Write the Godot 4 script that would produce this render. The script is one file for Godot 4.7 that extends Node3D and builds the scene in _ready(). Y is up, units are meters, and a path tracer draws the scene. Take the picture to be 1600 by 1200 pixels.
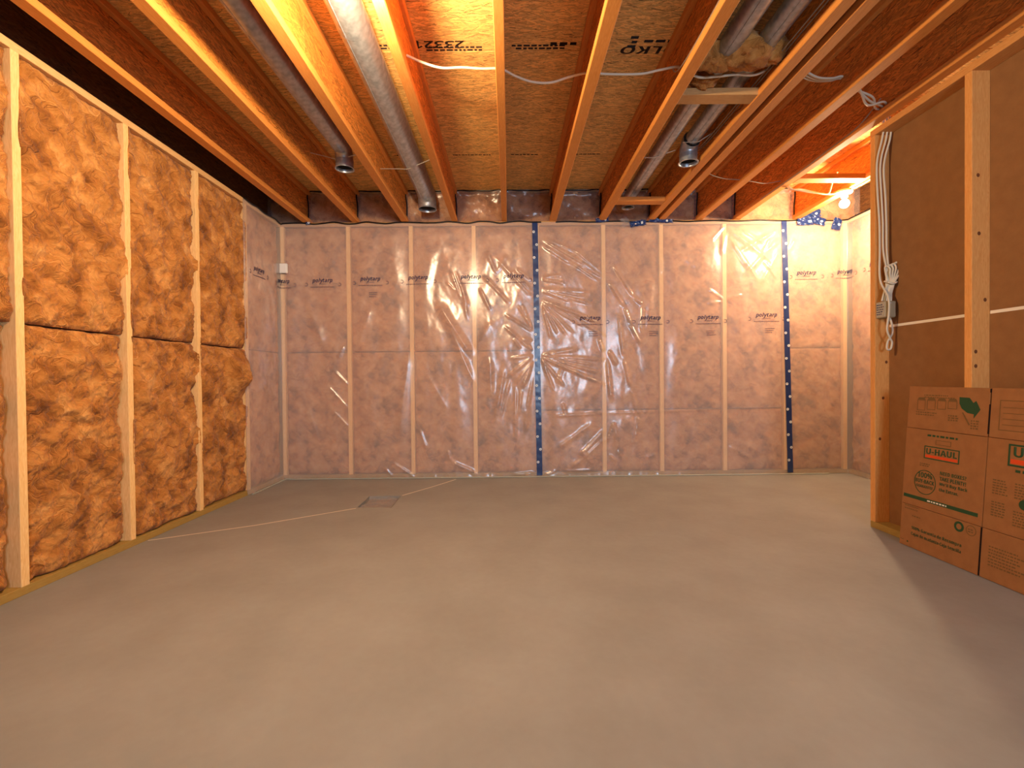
extends Node3D
# Unfinished basement: brown batts behind clear poly, I-joists overhead, a stud partition on the right.
# World: x right, y up, z towards the viewer; the back-left floor corner of the framing is the origin.

const CEIL := 2.44        # underside of the joists
const DECK := 2.742       # underside of the OSB deck
const ROOM_Z := 7.2
const RIGHT_X := 5.42
const PART_X := 4.40      # room side of the stud partition
const ORD := ["first", "second", "third", "fourth", "fifth", "sixth", "seventh", "eighth", "ninth", "tenth", "eleventh", "twelfth"]

var M := {}
var taken := {}

# ------------------------------------------------------------------ mesh helpers
class MB:
	var v := PackedVector3Array()
	var n := PackedVector3Array()
	var uv := PackedVector2Array()
	var ix := PackedInt32Array()
	func tri(a: Vector3, b: Vector3, c: Vector3, o: Vector3) -> void:   # o: a direction that points outwards
		var nn := (b - a).cross(c - a)
		if nn.length_squared() < 1e-18:
			return
		nn = nn.normalized()
		var k := v.size()
		if nn.dot(o) < 0.0:
			nn = -nn
			v.append_array([a, b, c])
		else:
			v.append_array([a, c, b])
		n.append_array([nn, nn, nn])
		uv.append_array([Vector2(a.x, a.y), Vector2(b.x, b.y), Vector2(c.x, c.y)])
		ix.append_array([k, k + 1, k + 2])
	func quad(a: Vector3, b: Vector3, c: Vector3, d: Vector3, o: Vector3) -> void:
		tri(a, b, c, o)
		tri(a, c, d, o)
	func box(lo: Vector3, hi: Vector3, bev := 0.0015) -> MB:
		var c := (lo + hi) * 0.5
		var h := (hi - lo) * 0.5
		bev = minf(bev, minf(h.x, minf(h.y, h.z)) * 0.6)
		var p := func(s: Vector3, ax: int) -> Vector3:
			var q := Vector3(s.x * h.x, s.y * h.y, s.z * h.z)
			for i in 3:
				if i != ax:
					q[i] -= s[i] * bev
			return c + q
		for ax in 3:
			var u := (ax + 1) % 3
			var w := (ax + 2) % 3
			for sg in [-1.0, 1.0]:
				var s := []
				for e in [[-1, -1], [1, -1], [1, 1], [-1, 1]]:
					var t := Vector3()
					t[ax] = sg
					t[u] = e[0]
					t[w] = e[1]
					s.append(p.call(t, ax))
				var o := Vector3()
				o[ax] = sg
				quad(s[0], s[1], s[2], s[3], o)
			for su in [-1.0, 1.0]:
				for sw in [-1.0, 1.0]:
					var a := Vector3()
					a[u] = su
					a[w] = sw
					var b := a
					a[ax] = -1
					b[ax] = 1
					quad(p.call(a, u), p.call(b, u), p.call(b, w), p.call(a, w), a + b)
		for x in [-1.0, 1.0]:
			for y in [-1.0, 1.0]:
				for z in [-1.0, 1.0]:
					var s3 := Vector3(x, y, z)
					tri(p.call(s3, 0), p.call(s3, 1), p.call(s3, 2), s3)
		return self
	func tube(pts: PackedVector3Array, r: float, sides := 8, flat := 1.0, radii := PackedFloat32Array(), cap := true) -> MB:
		var up := Vector3.UP
		var base := v.size()
		var m := pts.size()
		for i in m:
			var t := (pts[mini(i + 1, m - 1)] - pts[maxi(i - 1, 0)]).normalized()
			if i == 0 and absf(t.dot(up)) > 0.9:
				up = Vector3.RIGHT
			up = (up - t * up.dot(t)).normalized()
			var side := t.cross(up)
			var rr := r if radii.is_empty() else radii[i]
			for k in sides + 1:
				var a := TAU * k / sides
				var d := side * cos(a) + up * sin(a) * flat
				v.append(pts[i] + d * rr)
				n.append((side * cos(a) + up * sin(a) / flat).normalized())
				uv.append(Vector2(float(k) / sides, float(i) / m))
		for i in m - 1:
			for k in sides:
				var a := base + i * (sides + 1) + k
				var b := a + sides + 1
				ix.append_array([a, a + 1, b, a + 1, b + 1, b])
		if cap:
			for e in [0, m - 1]:
				var dir: Vector3 = (pts[0] - pts[1]) if e == 0 else (pts[m - 1] - pts[m - 2])
				for k in sides:
					tri(pts[e], v[base + e * (sides + 1) + k], v[base + e * (sides + 1) + k + 1], dir)
		return self
	func lathe(prof: Array, sides := 32, xf := Transform3D()) -> MB:    # prof: Vector2(radius, height)
		var base := v.size()
		var m := prof.size()
		for i in m:
			var t: Vector2 = (prof[mini(i + 1, m - 1)] - prof[maxi(i - 1, 0)]).normalized()
			for k in sides + 1:
				var a := TAU * k / sides
				v.append(xf * Vector3(prof[i].x * cos(a), prof[i].y, prof[i].x * sin(a)))
				n.append((xf.basis * Vector3(-t.y * cos(a), t.x, -t.y * sin(a))).normalized())
				uv.append(Vector2(float(k) / sides, float(i) / m))
		for i in m - 1:
			for k in sides:
				var a := base + i * (sides + 1) + k
				var b := a + sides + 1
				ix.append_array([a, b, a + 1, a + 1, b, b + 1])
		return self
	func grid(nx: int, ny: int, pos: Callable, flip := false) -> MB:     # pos(i, j) -> Vector3, smooth
		var base := v.size()
		for j in ny + 1:
			for i in nx + 1:
				v.append(pos.call(i, j))
				uv.append(Vector2(float(i) / nx, float(j) / ny))
		var w := nx + 1
		for j in ny + 1:
			for i in w:
				var a := v[base + j * w + mini(i + 1, nx)] - v[base + j * w + maxi(i - 1, 0)]
				var b := v[base + mini(j + 1, ny) * w + i] - v[base + maxi(j - 1, 0) * w + i]
				var nn := a.cross(b).normalized()
				n.append(-nn if flip else nn)
		for j in ny:
			for i in nx:
				var a := base + j * w + i
				if flip:
					ix.append_array([a, a + 1, a + w, a + 1, a + w + 1, a + w])
				else:
					ix.append_array([a, a + w, a + 1, a + 1, a + w, a + w + 1])
		return self
	func prism(poly: PackedVector2Array, z0: float, z1: float) -> MB:    # outline in x, y
		var t := Geometry2D.triangulate_polygon(poly)
		for i in range(0, t.size(), 3):
			for z in [z0, z1]:
				tri(Vector3(poly[t[i]].x, poly[t[i]].y, z), Vector3(poly[t[i + 1]].x, poly[t[i + 1]].y, z), Vector3(poly[t[i + 2]].x, poly[t[i + 2]].y, z), Vector3(0, 0, 1 if z == z1 else -1))
		var cc := Geometry2D.is_polygon_clockwise(poly)
		for i in poly.size():
			var a := poly[i]
			var b := poly[(i + 1) % poly.size()]
			var o := Vector3(b.y - a.y, a.x - b.x, 0)
			quad(Vector3(a.x, a.y, z0), Vector3(b.x, b.y, z0), Vector3(b.x, b.y, z1), Vector3(a.x, a.y, z1), -o if cc else o)
		return self
	func mesh(m: Material) -> ArrayMesh:
		var arr := []
		arr.resize(Mesh.ARRAY_MAX)
		arr[Mesh.ARRAY_VERTEX] = v
		arr[Mesh.ARRAY_NORMAL] = n
		arr[Mesh.ARRAY_TEX_UV] = uv
		arr[Mesh.ARRAY_INDEX] = ix
		var am := ArrayMesh.new()
		am.add_surface_from_arrays(Mesh.PRIMITIVE_TRIANGLES, arr)
		am.surface_set_material(0, m)
		return am

func numbered(called: String) -> String:
	var k: int = taken.get(called, 0)
	taken[called] = k + 1
	return called if k == 0 else "%s_%03d" % [called, k]

func put(called: String, mesh: Mesh, parent: Node3D = null) -> MeshInstance3D:
	var o := MeshInstance3D.new()
	o.mesh = mesh
	if parent == null:
		o.name = numbered(called)
		add_child(o)
	else:
		var k := 0
		while parent.has_node(NodePath(called if k == 0 else "%s_%03d" % [called, k])):
			k += 1
		o.name = called if k == 0 else "%s_%03d" % [called, k]
		parent.add_child(o)
	return o

func base(called: String, at := Vector3.ZERO) -> Node3D:
	var o := Node3D.new()
	o.name = numbered(called)
	add_child(o)
	o.position = at
	return o

func tag(o: Node3D, label: String, category: String, group := "") -> Node3D:
	o.set_meta("label", label)
	o.set_meta("category", category)
	if group:
		o.set_meta("group", group)
	return o

func structure(o: Node3D, label: String, category := "") -> Node3D:
	o.set_meta("kind", "structure")
	o.set_meta("label", label)
	o.set_meta("category", category if category else "wall")
	return o

func bx(called: String, lo: Vector3, hi: Vector3, m: Material, parent: Node3D = null, bev := 0.0015) -> MeshInstance3D:
	return put(called, MB.new().box(lo, hi, bev).mesh(m), parent)

func curve(pts: Array, step := 6) -> PackedVector3Array:    # Catmull-Rom through the points
	var out := PackedVector3Array()
	var m := pts.size()
	for i in m - 1:
		var a: Vector3 = pts[maxi(i - 1, 0)]
		var b: Vector3 = pts[i]
		var c: Vector3 = pts[i + 1]
		var d: Vector3 = pts[mini(i + 2, m - 1)]
		for k in step:
			out.append(b.cubic_interpolate(c, a, d, float(k) / step))
	out.append(pts[m - 1])
	return out

func noise(sd: int, freq: float, oct := 4, warp := 0.0, ridged := false) -> FastNoiseLite:
	var f := FastNoiseLite.new()
	f.seed = sd
	f.noise_type = FastNoiseLite.TYPE_SIMPLEX_SMOOTH
	f.frequency = freq
	f.fractal_type = FastNoiseLite.FRACTAL_RIDGED if ridged else FastNoiseLite.FRACTAL_FBM
	f.fractal_octaves = oct
	if warp > 0.0:
		f.domain_warp_enabled = true
		f.domain_warp_amplitude = warp
		f.domain_warp_frequency = freq * 0.8
		f.domain_warp_fractal_type = FastNoiseLite.DOMAIN_WARP_FRACTAL_PROGRESSIVE
		f.domain_warp_fractal_octaves = 3
	return f

func grey(f: FastNoiseLite, w: int, h := 0) -> PackedByteArray:
	var im := f.get_seamless_image(w, h if h else w)
	im.convert(Image.FORMAT_L8)
	return im.get_data()

func ramp(stops: Array) -> PackedColorArray:                 # [[at, Color8], ...] -> 256 colours
	var out := PackedColorArray()
	var k := 0
	for i in 256:
		var t := i / 255.0
		while k < stops.size() - 2 and t > stops[k + 1][0]:
			k += 1
		var a: Array = stops[k]
		var b: Array = stops[k + 1]
		out.append((a[1] as Color).lerp(b[1], clampf((t - a[0]) / (b[0] - a[0]), 0, 1)))
	return out

func image(w: int, h: int, val: PackedByteArray, cols: PackedColorArray) -> ImageTexture:
	var d := PackedByteArray()
	d.resize(w * h * 3)
	for i in w * h:
		var c := cols[val[i]]
		d[i * 3] = int(c.r * 255)
		d[i * 3 + 1] = int(c.g * 255)
		d[i * 3 + 2] = int(c.b * 255)
	return ImageTexture.create_from_image(Image.create_from_data(w, h, false, Image.FORMAT_RGB8, d))

func grey_tex(w: int, h: int, val: PackedByteArray) -> ImageTexture:
	return ImageTexture.create_from_image(Image.create_from_data(w, h, false, Image.FORMAT_L8, val))

func mat(c: Color, rough := 0.8, metal := 0.0, spec := 0.4) -> StandardMaterial3D:
	var m := StandardMaterial3D.new()
	m.albedo_color = c
	m.roughness = rough
	m.metallic = metal
	m.metallic_specular = spec
	return m

func tri_mat(tex: Texture2D, scale: Vector3, tint := Color.WHITE, rough := 0.8, bump: Texture2D = null, depth := 0.0, spec := 0.4) -> StandardMaterial3D:
	var m := mat(tint, rough, 0.0, spec)
	m.albedo_texture = tex
	m.uv1_triplanar = true
	m.uv1_world_triplanar = true
	m.uv1_triplanar_sharpness = 6.0
	m.uv1_scale = scale
	if bump:
		m.heightmap_enabled = true
		m.heightmap_texture = bump
		m.heightmap_scale = depth
	return m

# ------------------------------------------------------------------ materials
func make_materials() -> void:
	# glass-fibre batts: swirling tufts, browns from umber to straw
	var w := 1024
	var a := grey(noise(11, 0.011, 5, 55.0), w)
	var b := grey(noise(12, 0.030, 4, 32.0, true), w)
	var c := grey(noise(13, 0.0042, 3, 70.0), w)
	var val := PackedByteArray()
	var hgt := PackedByteArray()
	val.resize(w * w)
	hgt.resize(w * w)
	for i in w * w:
		var x := a[i] * 0.36 + (255 - b[i]) * 0.10 + c[i] * 0.44 + 6.0
		val[i] = clampi(int((x - 122.0) * 1.05 + 124.0), 0, 255)
		hgt[i] = clampi(int(a[i] * 0.55 + (255 - b[i]) * 0.45), 0, 255)
	# fibres combed along a winding flow field over the tonal clouds
	var frng := RandomNumberGenerator.new()
	frng.seed = 9
	var tone_map := PackedFloat32Array()
	tone_map.resize(w * w)
	for i in w * w:
		tone_map[i] = val[i]
	for k in 15000:
		var x := frng.randf() * w
		var y := frng.randf() * w
		var len_f := frng.randi_range(30, 150)
		var lift := frng.randfn(0.0, 30.0) + val[(int(y) & (w - 1)) * w + (int(x) & (w - 1))]
		var wide_f := frng.randi_range(1, 5) if k % 4 == 0 else frng.randi_range(1, 2)
		for st in len_f:
			var X := int(x) & (w - 1)
			var Y := int(y) & (w - 1)
			var ang := (c[Y * w + X] - 128.0) * 0.034 + (a[Y * w + X] - 128.0) * 0.012 - 0.7
			x += cos(ang)
			y += sin(ang)
			var fade := 0.5 * minf(1.0, minf(st, len_f - st) * 0.12)
			for q in wide_f:
				var at := ((Y + q) & (w - 1)) * w + X
				tone_map[at] = lerpf(tone_map[at], lift, fade)
	for i in w * w:
		val[i] = clampi(int(tone_map[i]), 0, 255)
		hgt[i] = clampi(int(hgt[i] * 0.55 + tone_map[i] * 0.45), 0, 255)
	var fib := image(w, w, val, ramp([[0.0, Color8(74, 40, 18)], [0.2, Color8(116, 70, 32)], [0.45, Color8(176, 117, 58)], [0.7, Color8(212, 155, 90)], [1.0, Color8(240, 204, 150)]]))
	var soft := image(w, w, val, ramp([[0.0, Color8(70, 42, 24)], [0.45, Color8(190, 136, 88)], [1.0, Color8(244, 206, 154)]]))
	var fib_h := grey_tex(w, w, hgt)
	M.batt = tri_mat(fib, Vector3.ONE * 0.83, Color.WHITE, 0.95, fib_h, 1.0, 0.2)
	M.batt.rim_enabled = true
	M.batt.rim = 0.25
	M.batt.rim_tint = 0.7
	M.batt_pressed = tri_mat(soft, Vector3.ONE * 1.0, Color(1.0, 0.98, 0.97), 0.95, fib_h, 0.3, 0.2)

	# softwood grain: one texture, stretched along the piece
	var g1 := grey(noise(21, 0.02, 3), 512)
	var g2 := grey(noise(22, 0.05, 4), 512)
	var gv := PackedByteArray()
	gv.resize(512 * 512)
	for i in 512 * 512:
		var t := g1[i] / 255.0
		gv[i] = clampi(int(90 + 70 * (0.5 + 0.5 * sin(t * 34.0)) + g2[i] * 0.36), 0, 255)
	var grain := image(512, 512, gv, ramp([[0.0, Color(0.80, 0.66, 0.50)], [0.5, Color(0.93, 0.84, 0.72)], [1.0, Color(1.0, 0.97, 0.92)]]))
	var s := Vector3(5.0, 0.35, 5.0)
	M.stud = tri_mat(grain, s, Color(1.0, 0.90, 0.70), 0.7)
	M.stud_warm = tri_mat(grain, s, Color(0.92, 0.70, 0.44), 0.7)
	M.lumber_z = tri_mat(grain, Vector3(5, 5, 0.35), Color(0.92, 0.80, 0.62), 0.7)
	M.lumber_x = tri_mat(grain, Vector3(0.35, 5, 5), Color(0.80, 0.66, 0.48), 0.7)
	M.plate_warm = tri_mat(grain, Vector3(5, 5, 0.35), Color(0.86, 0.66, 0.42), 0.7)
	M.flange = tri_mat(grain, Vector3(5, 5, 0.3), Color(0.88, 0.62, 0.34), 0.65)
	M.flange_x = tri_mat(grain, Vector3(0.3, 5, 5), Color(0.88, 0.62, 0.34), 0.65)
	M.treated = tri_mat(grain, Vector3(5, 5, 0.35), Color(0.68, 0.60, 0.36), 0.75)
	M.treated_x = tri_mat(grain, Vector3(0.35, 5, 5), Color(0.68, 0.60, 0.36), 0.75)

	# oriented strand board: flakes of differing tone, laid mostly one way
	var rng := RandomNumberGenerator.new()
	rng.seed = 5
	var px := PackedByteArray()
	px.resize(w * w * 3)
	for i in w * w:
		px[i * 3] = 240
		px[i * 3 + 1] = 196
		px[i * 3 + 2] = 124
	for k in 15000:
		var ang := rng.randfn(0.0, 0.30)
		var len_px := rng.randi_range(22, 78)
		var wid := rng.randi_range(3, 9)
		var cx := rng.randf() * w
		var cy := rng.randf() * w
		var tone := rng.randf_range(0.80, 1.10)
		var red := rng.randf_range(-0.03, 0.04)
		if rng.randf() < 0.09:
			tone *= 0.58
			wid = rng.randi_range(1, 4)
		var ca := cos(ang)
		var sa := sin(ang)
		for yy in wid:
			var line := tone * (1.0 + 0.04 * sin(yy * 1.9 + k))
			if yy == 0:
				line *= 0.86
			var trim := rng.randi_range(0, 7)
			for xx in range(trim, len_px - trim):
				var X := int(cx + xx * ca - yy * sa) & (w - 1)
				var Y := int(cy + xx * sa + yy * ca) & (w - 1)
				var q := (Y * w + X) * 3
				px[q] = clampi(int(240 * line * (1.0 + red)), 0, 255)
				px[q + 1] = clampi(int(196 * line), 0, 255)
				px[q + 2] = clampi(int(124 * line * (1.0 - red)), 0, 255)
	var osb := ImageTexture.create_from_image(Image.create_from_data(w, w, false, Image.FORMAT_RGB8, px))
	M.osb = tri_mat(osb, Vector3.ONE * 0.9, Color(1.0, 0.97, 0.92), 0.75)
	M.web = tri_mat(osb, Vector3.ONE * 0.8, Color(0.92, 0.69, 0.47), 0.75)
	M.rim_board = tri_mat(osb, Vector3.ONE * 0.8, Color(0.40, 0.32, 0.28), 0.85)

	# slab, foundation, drywall paper, cardboard
	var f1 := grey(noise(31, 0.006, 5), 1024)
	var f2 := grey(noise(32, 0.05, 3), 1024)
	var fv := PackedByteArray()
	fv.resize(w * w)
	for i in w * w:
		fv[i] = clampi(int(f1[i] * 0.75 + f2[i] * 0.25), 0, 255)
	var slab := image(w, w, fv, ramp([[0.0, Color8(184, 176, 168)], [0.5, Color8(194, 186, 178)], [1.0, Color8(203, 196, 188)]]))
	M.slab = tri_mat(slab, Vector3.ONE * 0.35, Color(0.735, 0.765, 0.79), 0.55, grey_tex(w, w, fv), 0.05, 0.35)
	M.concrete = tri_mat(slab, Vector3.ONE * 0.6, Color(0.55, 0.55, 0.56), 0.9)
	M.joint = mat(Color(0.86, 0.82, 0.77), 0.7)
	M.paper = tri_mat(slab, Vector3.ONE * 1.7, Color(0.74, 0.55, 0.36), 0.9)
	M.card = tri_mat(slab, Vector3.ONE * 2.3, Color(0.80, 0.57, 0.36), 0.85)
	M.card_edge = mat(Color(0.50, 0.34, 0.20), 0.9)
	M.slot = mat(Color(0.10, 0.05, 0.03), 0.95)
	M.tape_paper = mat(Color(0.93, 0.90, 0.84), 0.8)
	M.wall_paint = mat(Color(0.80, 0.78, 0.74), 0.85)

	# clear polyethylene: mostly passes light, a little milky, glossy
	var wr := grey(noise(41, 0.012, 4, 30.0, true), 512)
	var wtex := grey_tex(512, 512, wr)
	var film := mat(Color(0.95, 0.92, 0.94, 0.15), 0.245, 0.0, 0.7)
	film.transparency = BaseMaterial3D.TRANSPARENCY_ALPHA
	film.cull_mode = BaseMaterial3D.CULL_DISABLED
	film.uv1_triplanar = true
	film.uv1_world_triplanar = true
	film.uv1_scale = Vector3.ONE * 1.3
	film.heightmap_enabled = true
	film.heightmap_texture = wtex
	film.heightmap_scale = 0.025
	M.film = film
	M.film_dull = film.duplicate()
	M.film_dull.albedo_color = Color(0.80, 0.78, 0.84, 0.14)
	M.sealant = mat(Color(0.05, 0.05, 0.055), 0.35)
	M.grey_bead = mat(Color(0.66, 0.67, 0.64), 0.45)
	M.blue_tape = mat(Color(0.04, 0.18, 0.42), 0.3, 0.0, 0.6)
	M.tape_print = mat(Color(0.86, 0.90, 0.95), 0.5)
	M.ink = mat(Color(0.12, 0.12, 0.30), 0.6)
	M.ink_soft = mat(Color(0.36, 0.28, 0.34), 0.7)
	M.stamp = mat(Color(0.14, 0.09, 0.06), 0.8)
	M.green_ink = mat(Color(0.16, 0.29, 0.17), 0.7)
	M.grey_ink = mat(Color(0.44, 0.33, 0.18), 0.8)
	M.orange_ink = mat(Color(0.86, 0.30, 0.10), 0.7)

	# metal, plastic, cable
	var galv := grey(noise(51, 0.03, 3), 256)
	var gt := image(256, 256, galv, ramp([[0.0, Color(0.66, 0.68, 0.70)], [1.0, Color(0.86, 0.87, 0.88)]]))
	M.duct = tri_mat(gt, Vector3.ONE * 3.0, Color(0.92, 0.93, 0.95), 0.38)
	M.duct.metallic = 0.75
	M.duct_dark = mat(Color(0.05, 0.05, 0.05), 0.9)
	M.strap = mat(Color(0.78, 0.76, 0.72), 0.4, 0.5)
	M.foil = mat(Color(0.85, 0.84, 0.82), 0.45, 0.2)
	M.cable = mat(Color(0.84, 0.80, 0.72), 0.45)
	M.cable_grey = mat(Color(0.62, 0.56, 0.50), 0.55)
	M.white = mat(Color(0.93, 0.94, 0.95), 0.4)
	M.porcelain = mat(Color(0.95, 0.94, 0.91), 0.3, 0.0, 0.5)
	M.box_metal = mat(Color(0.72, 0.70, 0.64), 0.45, 0.3)
	M.box_plastic = mat(Color(0.66, 0.60, 0.48), 0.6)
	M.knot = mat(Color(0.44, 0.25, 0.13), 0.8)
	var glow := mat(Color(1, 0.97, 0.92), 0.4)
	glow.emission_enabled = true
	glow.emission = Color(1.0, 0.93, 0.82)
	glow.emission_energy_multiplier = 7.0
	M.glow = glow
	var pane := mat(Color(0.9, 0.95, 1.0, 0.06), 0.05)
	pane.transparency = BaseMaterial3D.TRANSPARENCY_ALPHA
	M.pane = pane

# ------------------------------------------------------------------ insulation
var n_big: FastNoiseLite
var n_mid: FastNoiseLite
var n_fine: FastNoiseLite

func batt_mesh(w: float, h: float, depth: float, sd: int, res: float, m: Material, rough := 1.0, bulge: Array = [], over := 0.0) -> ArrayMesh:
	# local: x across, y up, front face at z = 0; bulge: [x, y, radius, height] or, with five entries, an edge pressed back
	var nx := maxi(4, int(w / res))
	var ny := maxi(4, int(h / res))
	var ox := sd * 3.7
	var pos := func(i: int, j: int) -> Vector3:
		var x := w * i / nx
		var y := h * j / ny
		var X := x + ox
		var d := 0.017 * n_big.get_noise_2d(X, y) + 0.013 * n_mid.get_noise_2d(X, y) + 0.006 * n_fine.get_noise_2d(X, y)
		d += 0.016 * n_big.get_noise_2d((x * 0.8 + y) * 0.9 + ox, (y - x) * 0.32) * rough
		d *= rough
		var e := minf(minf(x, w - x), minf(y, h - y))
		d -= 0.022 * exp(-e / 0.012) * rough
		for q in bulge:
			if q.size() == 5:
				d -= q[3] * exp(-absf(x - q[0]) / q[2])
			else:
				var r2 := pow((x - q[0]) / q[2], 2) + pow((y - q[1]) / (q[2] * 0.8), 2)
				d += q[3] * exp(-r2 * r2)
		if over > 0.0 and minf(x, w - x) < 0.035:          # loose fibres creep over the stud edge here and there
			var left := x < w * 0.5
			var o := clampf(n_big.get_noise_2d(ox + (7.0 if left else 19.0), y * 0.45) * 0.04 - 0.003, 0.0, over)
			var k := 1.0 - minf(x, w - x) / 0.035
			x += o * k * (-1.0 if left else 1.0)
			d = lerpf(d, maxf(d, 0.016 + 0.004 * n_fine.get_noise_2d(X, y)), k * smoothstep(0.0, 0.006, o))
		if i == 0 or j == 0 or i == nx or j == ny:
			if over <= 0.0:
				x = clampf(x, 0.002, w - 0.002)
			y = clampf(y, 0.002, h - 0.002)
		return Vector3(x, y, d)
	var mb := MB.new().grid(nx, ny, pos)
	var W := nx + 1
	var edge := []
	for i in nx:
		edge.append([i, i + 1, Vector3.DOWN])
		edge.append([ny * W + i, ny * W + i + 1, Vector3.UP])
	for j in ny:
		edge.append([j * W, (j + 1) * W, Vector3.LEFT])
		edge.append([j * W + nx, (j + 1) * W + nx, Vector3.RIGHT])
	for q in edge:
		var a := mb.v[q[0]]
		var b := mb.v[q[1]]
		mb.quad(a, b, Vector3(b.x, b.y, -depth), Vector3(a.x, a.y, -depth), q[2])
	mb.quad(Vector3(0, 0, -depth), Vector3(w, 0, -depth), Vector3(w, h, -depth), Vector3(0, h, -depth), Vector3.FORWARD)
	return mb.mesh(m)

# ------------------------------------------------------------------ clear film as a height field over a wall that may turn a corner
class Film:
	var s0 := 0.0
	var s1 := 1.0
	var y0 := 0.004
	var y1 := 2.43
	var nx := 1
	var ny := 1
	var side := 0                                  # -1 turns onto the left wall, 1 onto the right wall
	var turn := 0.0
	var h := PackedFloat32Array()
	func setup(a: float, b: float, res: float, studs: Array, nz: FastNoiseLite) -> void:
		s0 = a
		s1 = b
		nx = int((b - a) / res)
		ny = int((y1 - y0) / res)
		h.resize((nx + 1) * (ny + 1))
		for i in nx + 1:
			var s := s0 + (s1 - s0) * i / nx
			var t := 0.0
			for k in studs.size() - 1:
				if s >= studs[k] and s <= studs[k + 1]:
					var d := minf(s - studs[k], studs[k + 1] - s)
					t = smoothstep(0.015, 0.16, d)
			for j in ny + 1:
				var y := y0 + (y1 - y0) * j / ny
				var e := smoothstep(0.0, 0.12, y1 - y) * smoothstep(-0.01, 0.10, y)
				var q := 0.004 + t * e * (0.010 + 0.012 * nz.get_noise_2d(s * 1.0, y * 0.55) + 0.0026 * nz.get_noise_2d(s * 3.0 + 11.0, y * 1.3)) + 0.0006 * t * nz.get_noise_2d(s * 9.0 + 40.0, y * 5.0)
				if y < 0.05:
					q += (0.05 - y) * 0.35 * (0.6 + 0.6 * nz.get_noise_2d(s * 4.0, 9.0))
				h[j * (nx + 1) + i] = q
	func crease(a: Vector2, b: Vector2, wid: float, amp: float) -> void:
		var dx := (s1 - s0) / nx
		var dy := (y1 - y0) / ny
		var r := wid * 2.2
		var i0 := clampi(int((minf(a.x, b.x) - r - s0) / dx), 0, nx)
		var i1 := clampi(int((maxf(a.x, b.x) + r - s0) / dx) + 1, 0, nx)
		var j0 := clampi(int((minf(a.y, b.y) - r - y0) / dy), 0, ny)
		var j1 := clampi(int((maxf(a.y, b.y) + r - y0) / dy) + 1, 0, ny)
		var ab := b - a
		var l2 := ab.length_squared()
		for j in range(j0, j1 + 1):
			for i in range(i0, i1 + 1):
				var p := Vector2(s0 + dx * i, y0 + dy * j)
				var t := (p - a).dot(ab) / l2
				if t < 0.0 or t > 1.0:
					continue
				var d := p.distance_to(a + ab * t)
				if d < r:
					var f := maxf(0.0, 1.0 - d / r)
					h[j * (nx + 1) + i] += amp * f * f * minf(1.0, minf(t, 1.0 - t) * 6.0)
	func hold(at: float, slant: float, half: float) -> void:   # pressed flat under a tape whose middle leans by slant over the height
		for j in ny + 1:
			var y := y0 + (y1 - y0) * j / ny
			for i in nx + 1:
				var s := s0 + (s1 - s0) * i / nx
				var k := smoothstep(half, half + 0.05, absf(s - (at - slant * y)))
				h[j * (nx + 1) + i] = lerpf(0.006, h[j * (nx + 1) + i], k)
	func at(s: float, y: float) -> float:
		var u := clampf((s - s0) / (s1 - s0) * nx, 0, nx - 0.001)
		var w := clampf((y - y0) / (y1 - y0) * ny, 0, ny - 0.001)
		var i := int(u)
		var j := int(w)
		var k := j * (nx + 1) + i
		return lerpf(lerpf(h[k], h[k + 1], u - i), lerpf(h[k + nx + 1], h[k + nx + 2], u - i), w - j)
	func pos(s: float, y: float, off := 0.0) -> Vector3:
		var q := at(s, y) + off
		if side < 0 and s < 0.0:
			return Vector3(q, y, maxf(-s, q))
		if side < 0:
			return Vector3(maxf(s, q), y, q)
		if side > 0 and s > turn:
			return Vector3(turn - q, y, maxf(s - turn, q))
		if side > 0:
			return Vector3(minf(s, turn - q), y, q)
		return Vector3(s, y, q)
	func mesh(m: Material) -> ArrayMesh:
		# the two faces of the sheet
		return MB.new().grid(nx, ny, func(i: int, j: int) -> Vector3: return pos(s0 + (s1 - s0) * i / nx, y0 + (y1 - y0) * j / ny)).grid(nx, ny, func(i: int, j: int) -> Vector3: return pos(s0 + (s1 - s0) * i / nx, y0 + (y1 - y0) * j / ny, -0.0008), true).mesh(m)

func creases(f: Film, rows: Array, gain := 1.0) -> void:
	for r in rows:
		f.crease(Vector2(r[0], r[1]), Vector2(r[2], r[3]), r[4] * 0.0095, r[5] * 0.0016 * gain)

# ------------------------------------------------------------------ lettering
func letters(text: String, height: float, bold := false, slant := 0.0, depth := 0.0006, wide := 1.0) -> Array:
	var t := TextMesh.new()
	var f := SystemFont.new()
	f.font_names = PackedStringArray(["Droid Sans"])
	if bold:
		f.font_weight = 700
	t.font = f
	t.font_size = 48
	t.pixel_size = height / 36.0
	t.depth = depth
	t.curve_step = 2.0
	t.text = text
	var arr := t.get_mesh_arrays()
	var vs: PackedVector3Array = arr[Mesh.ARRAY_VERTEX]
	for i in vs.size():
		vs[i].x = vs[i].x * wide + vs[i].y * slant
	arr[Mesh.ARRAY_VERTEX] = vs
	return arr

func laid(arr: Array, m: Material, where: Callable) -> ArrayMesh:        # bend lettering onto a surface; where(Vector3) -> Vector3
	var vs: PackedVector3Array = arr[Mesh.ARRAY_VERTEX]
	for i in vs.size():
		vs[i] = where.call(vs[i])
	arr[Mesh.ARRAY_VERTEX] = vs
	arr[Mesh.ARRAY_NORMAL] = null
	arr[Mesh.ARRAY_TANGENT] = null
	var am := ArrayMesh.new()
	am.add_surface_from_arrays(Mesh.PRIMITIVE_TRIANGLES, arr)
	var st := SurfaceTool.new()
	st.create_from(am, 0)
	st.set_smooth_group(-1)
	st.deindex()
	st.generate_normals()
	am = st.commit()
	am.surface_set_material(0, m)
	return am

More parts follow.
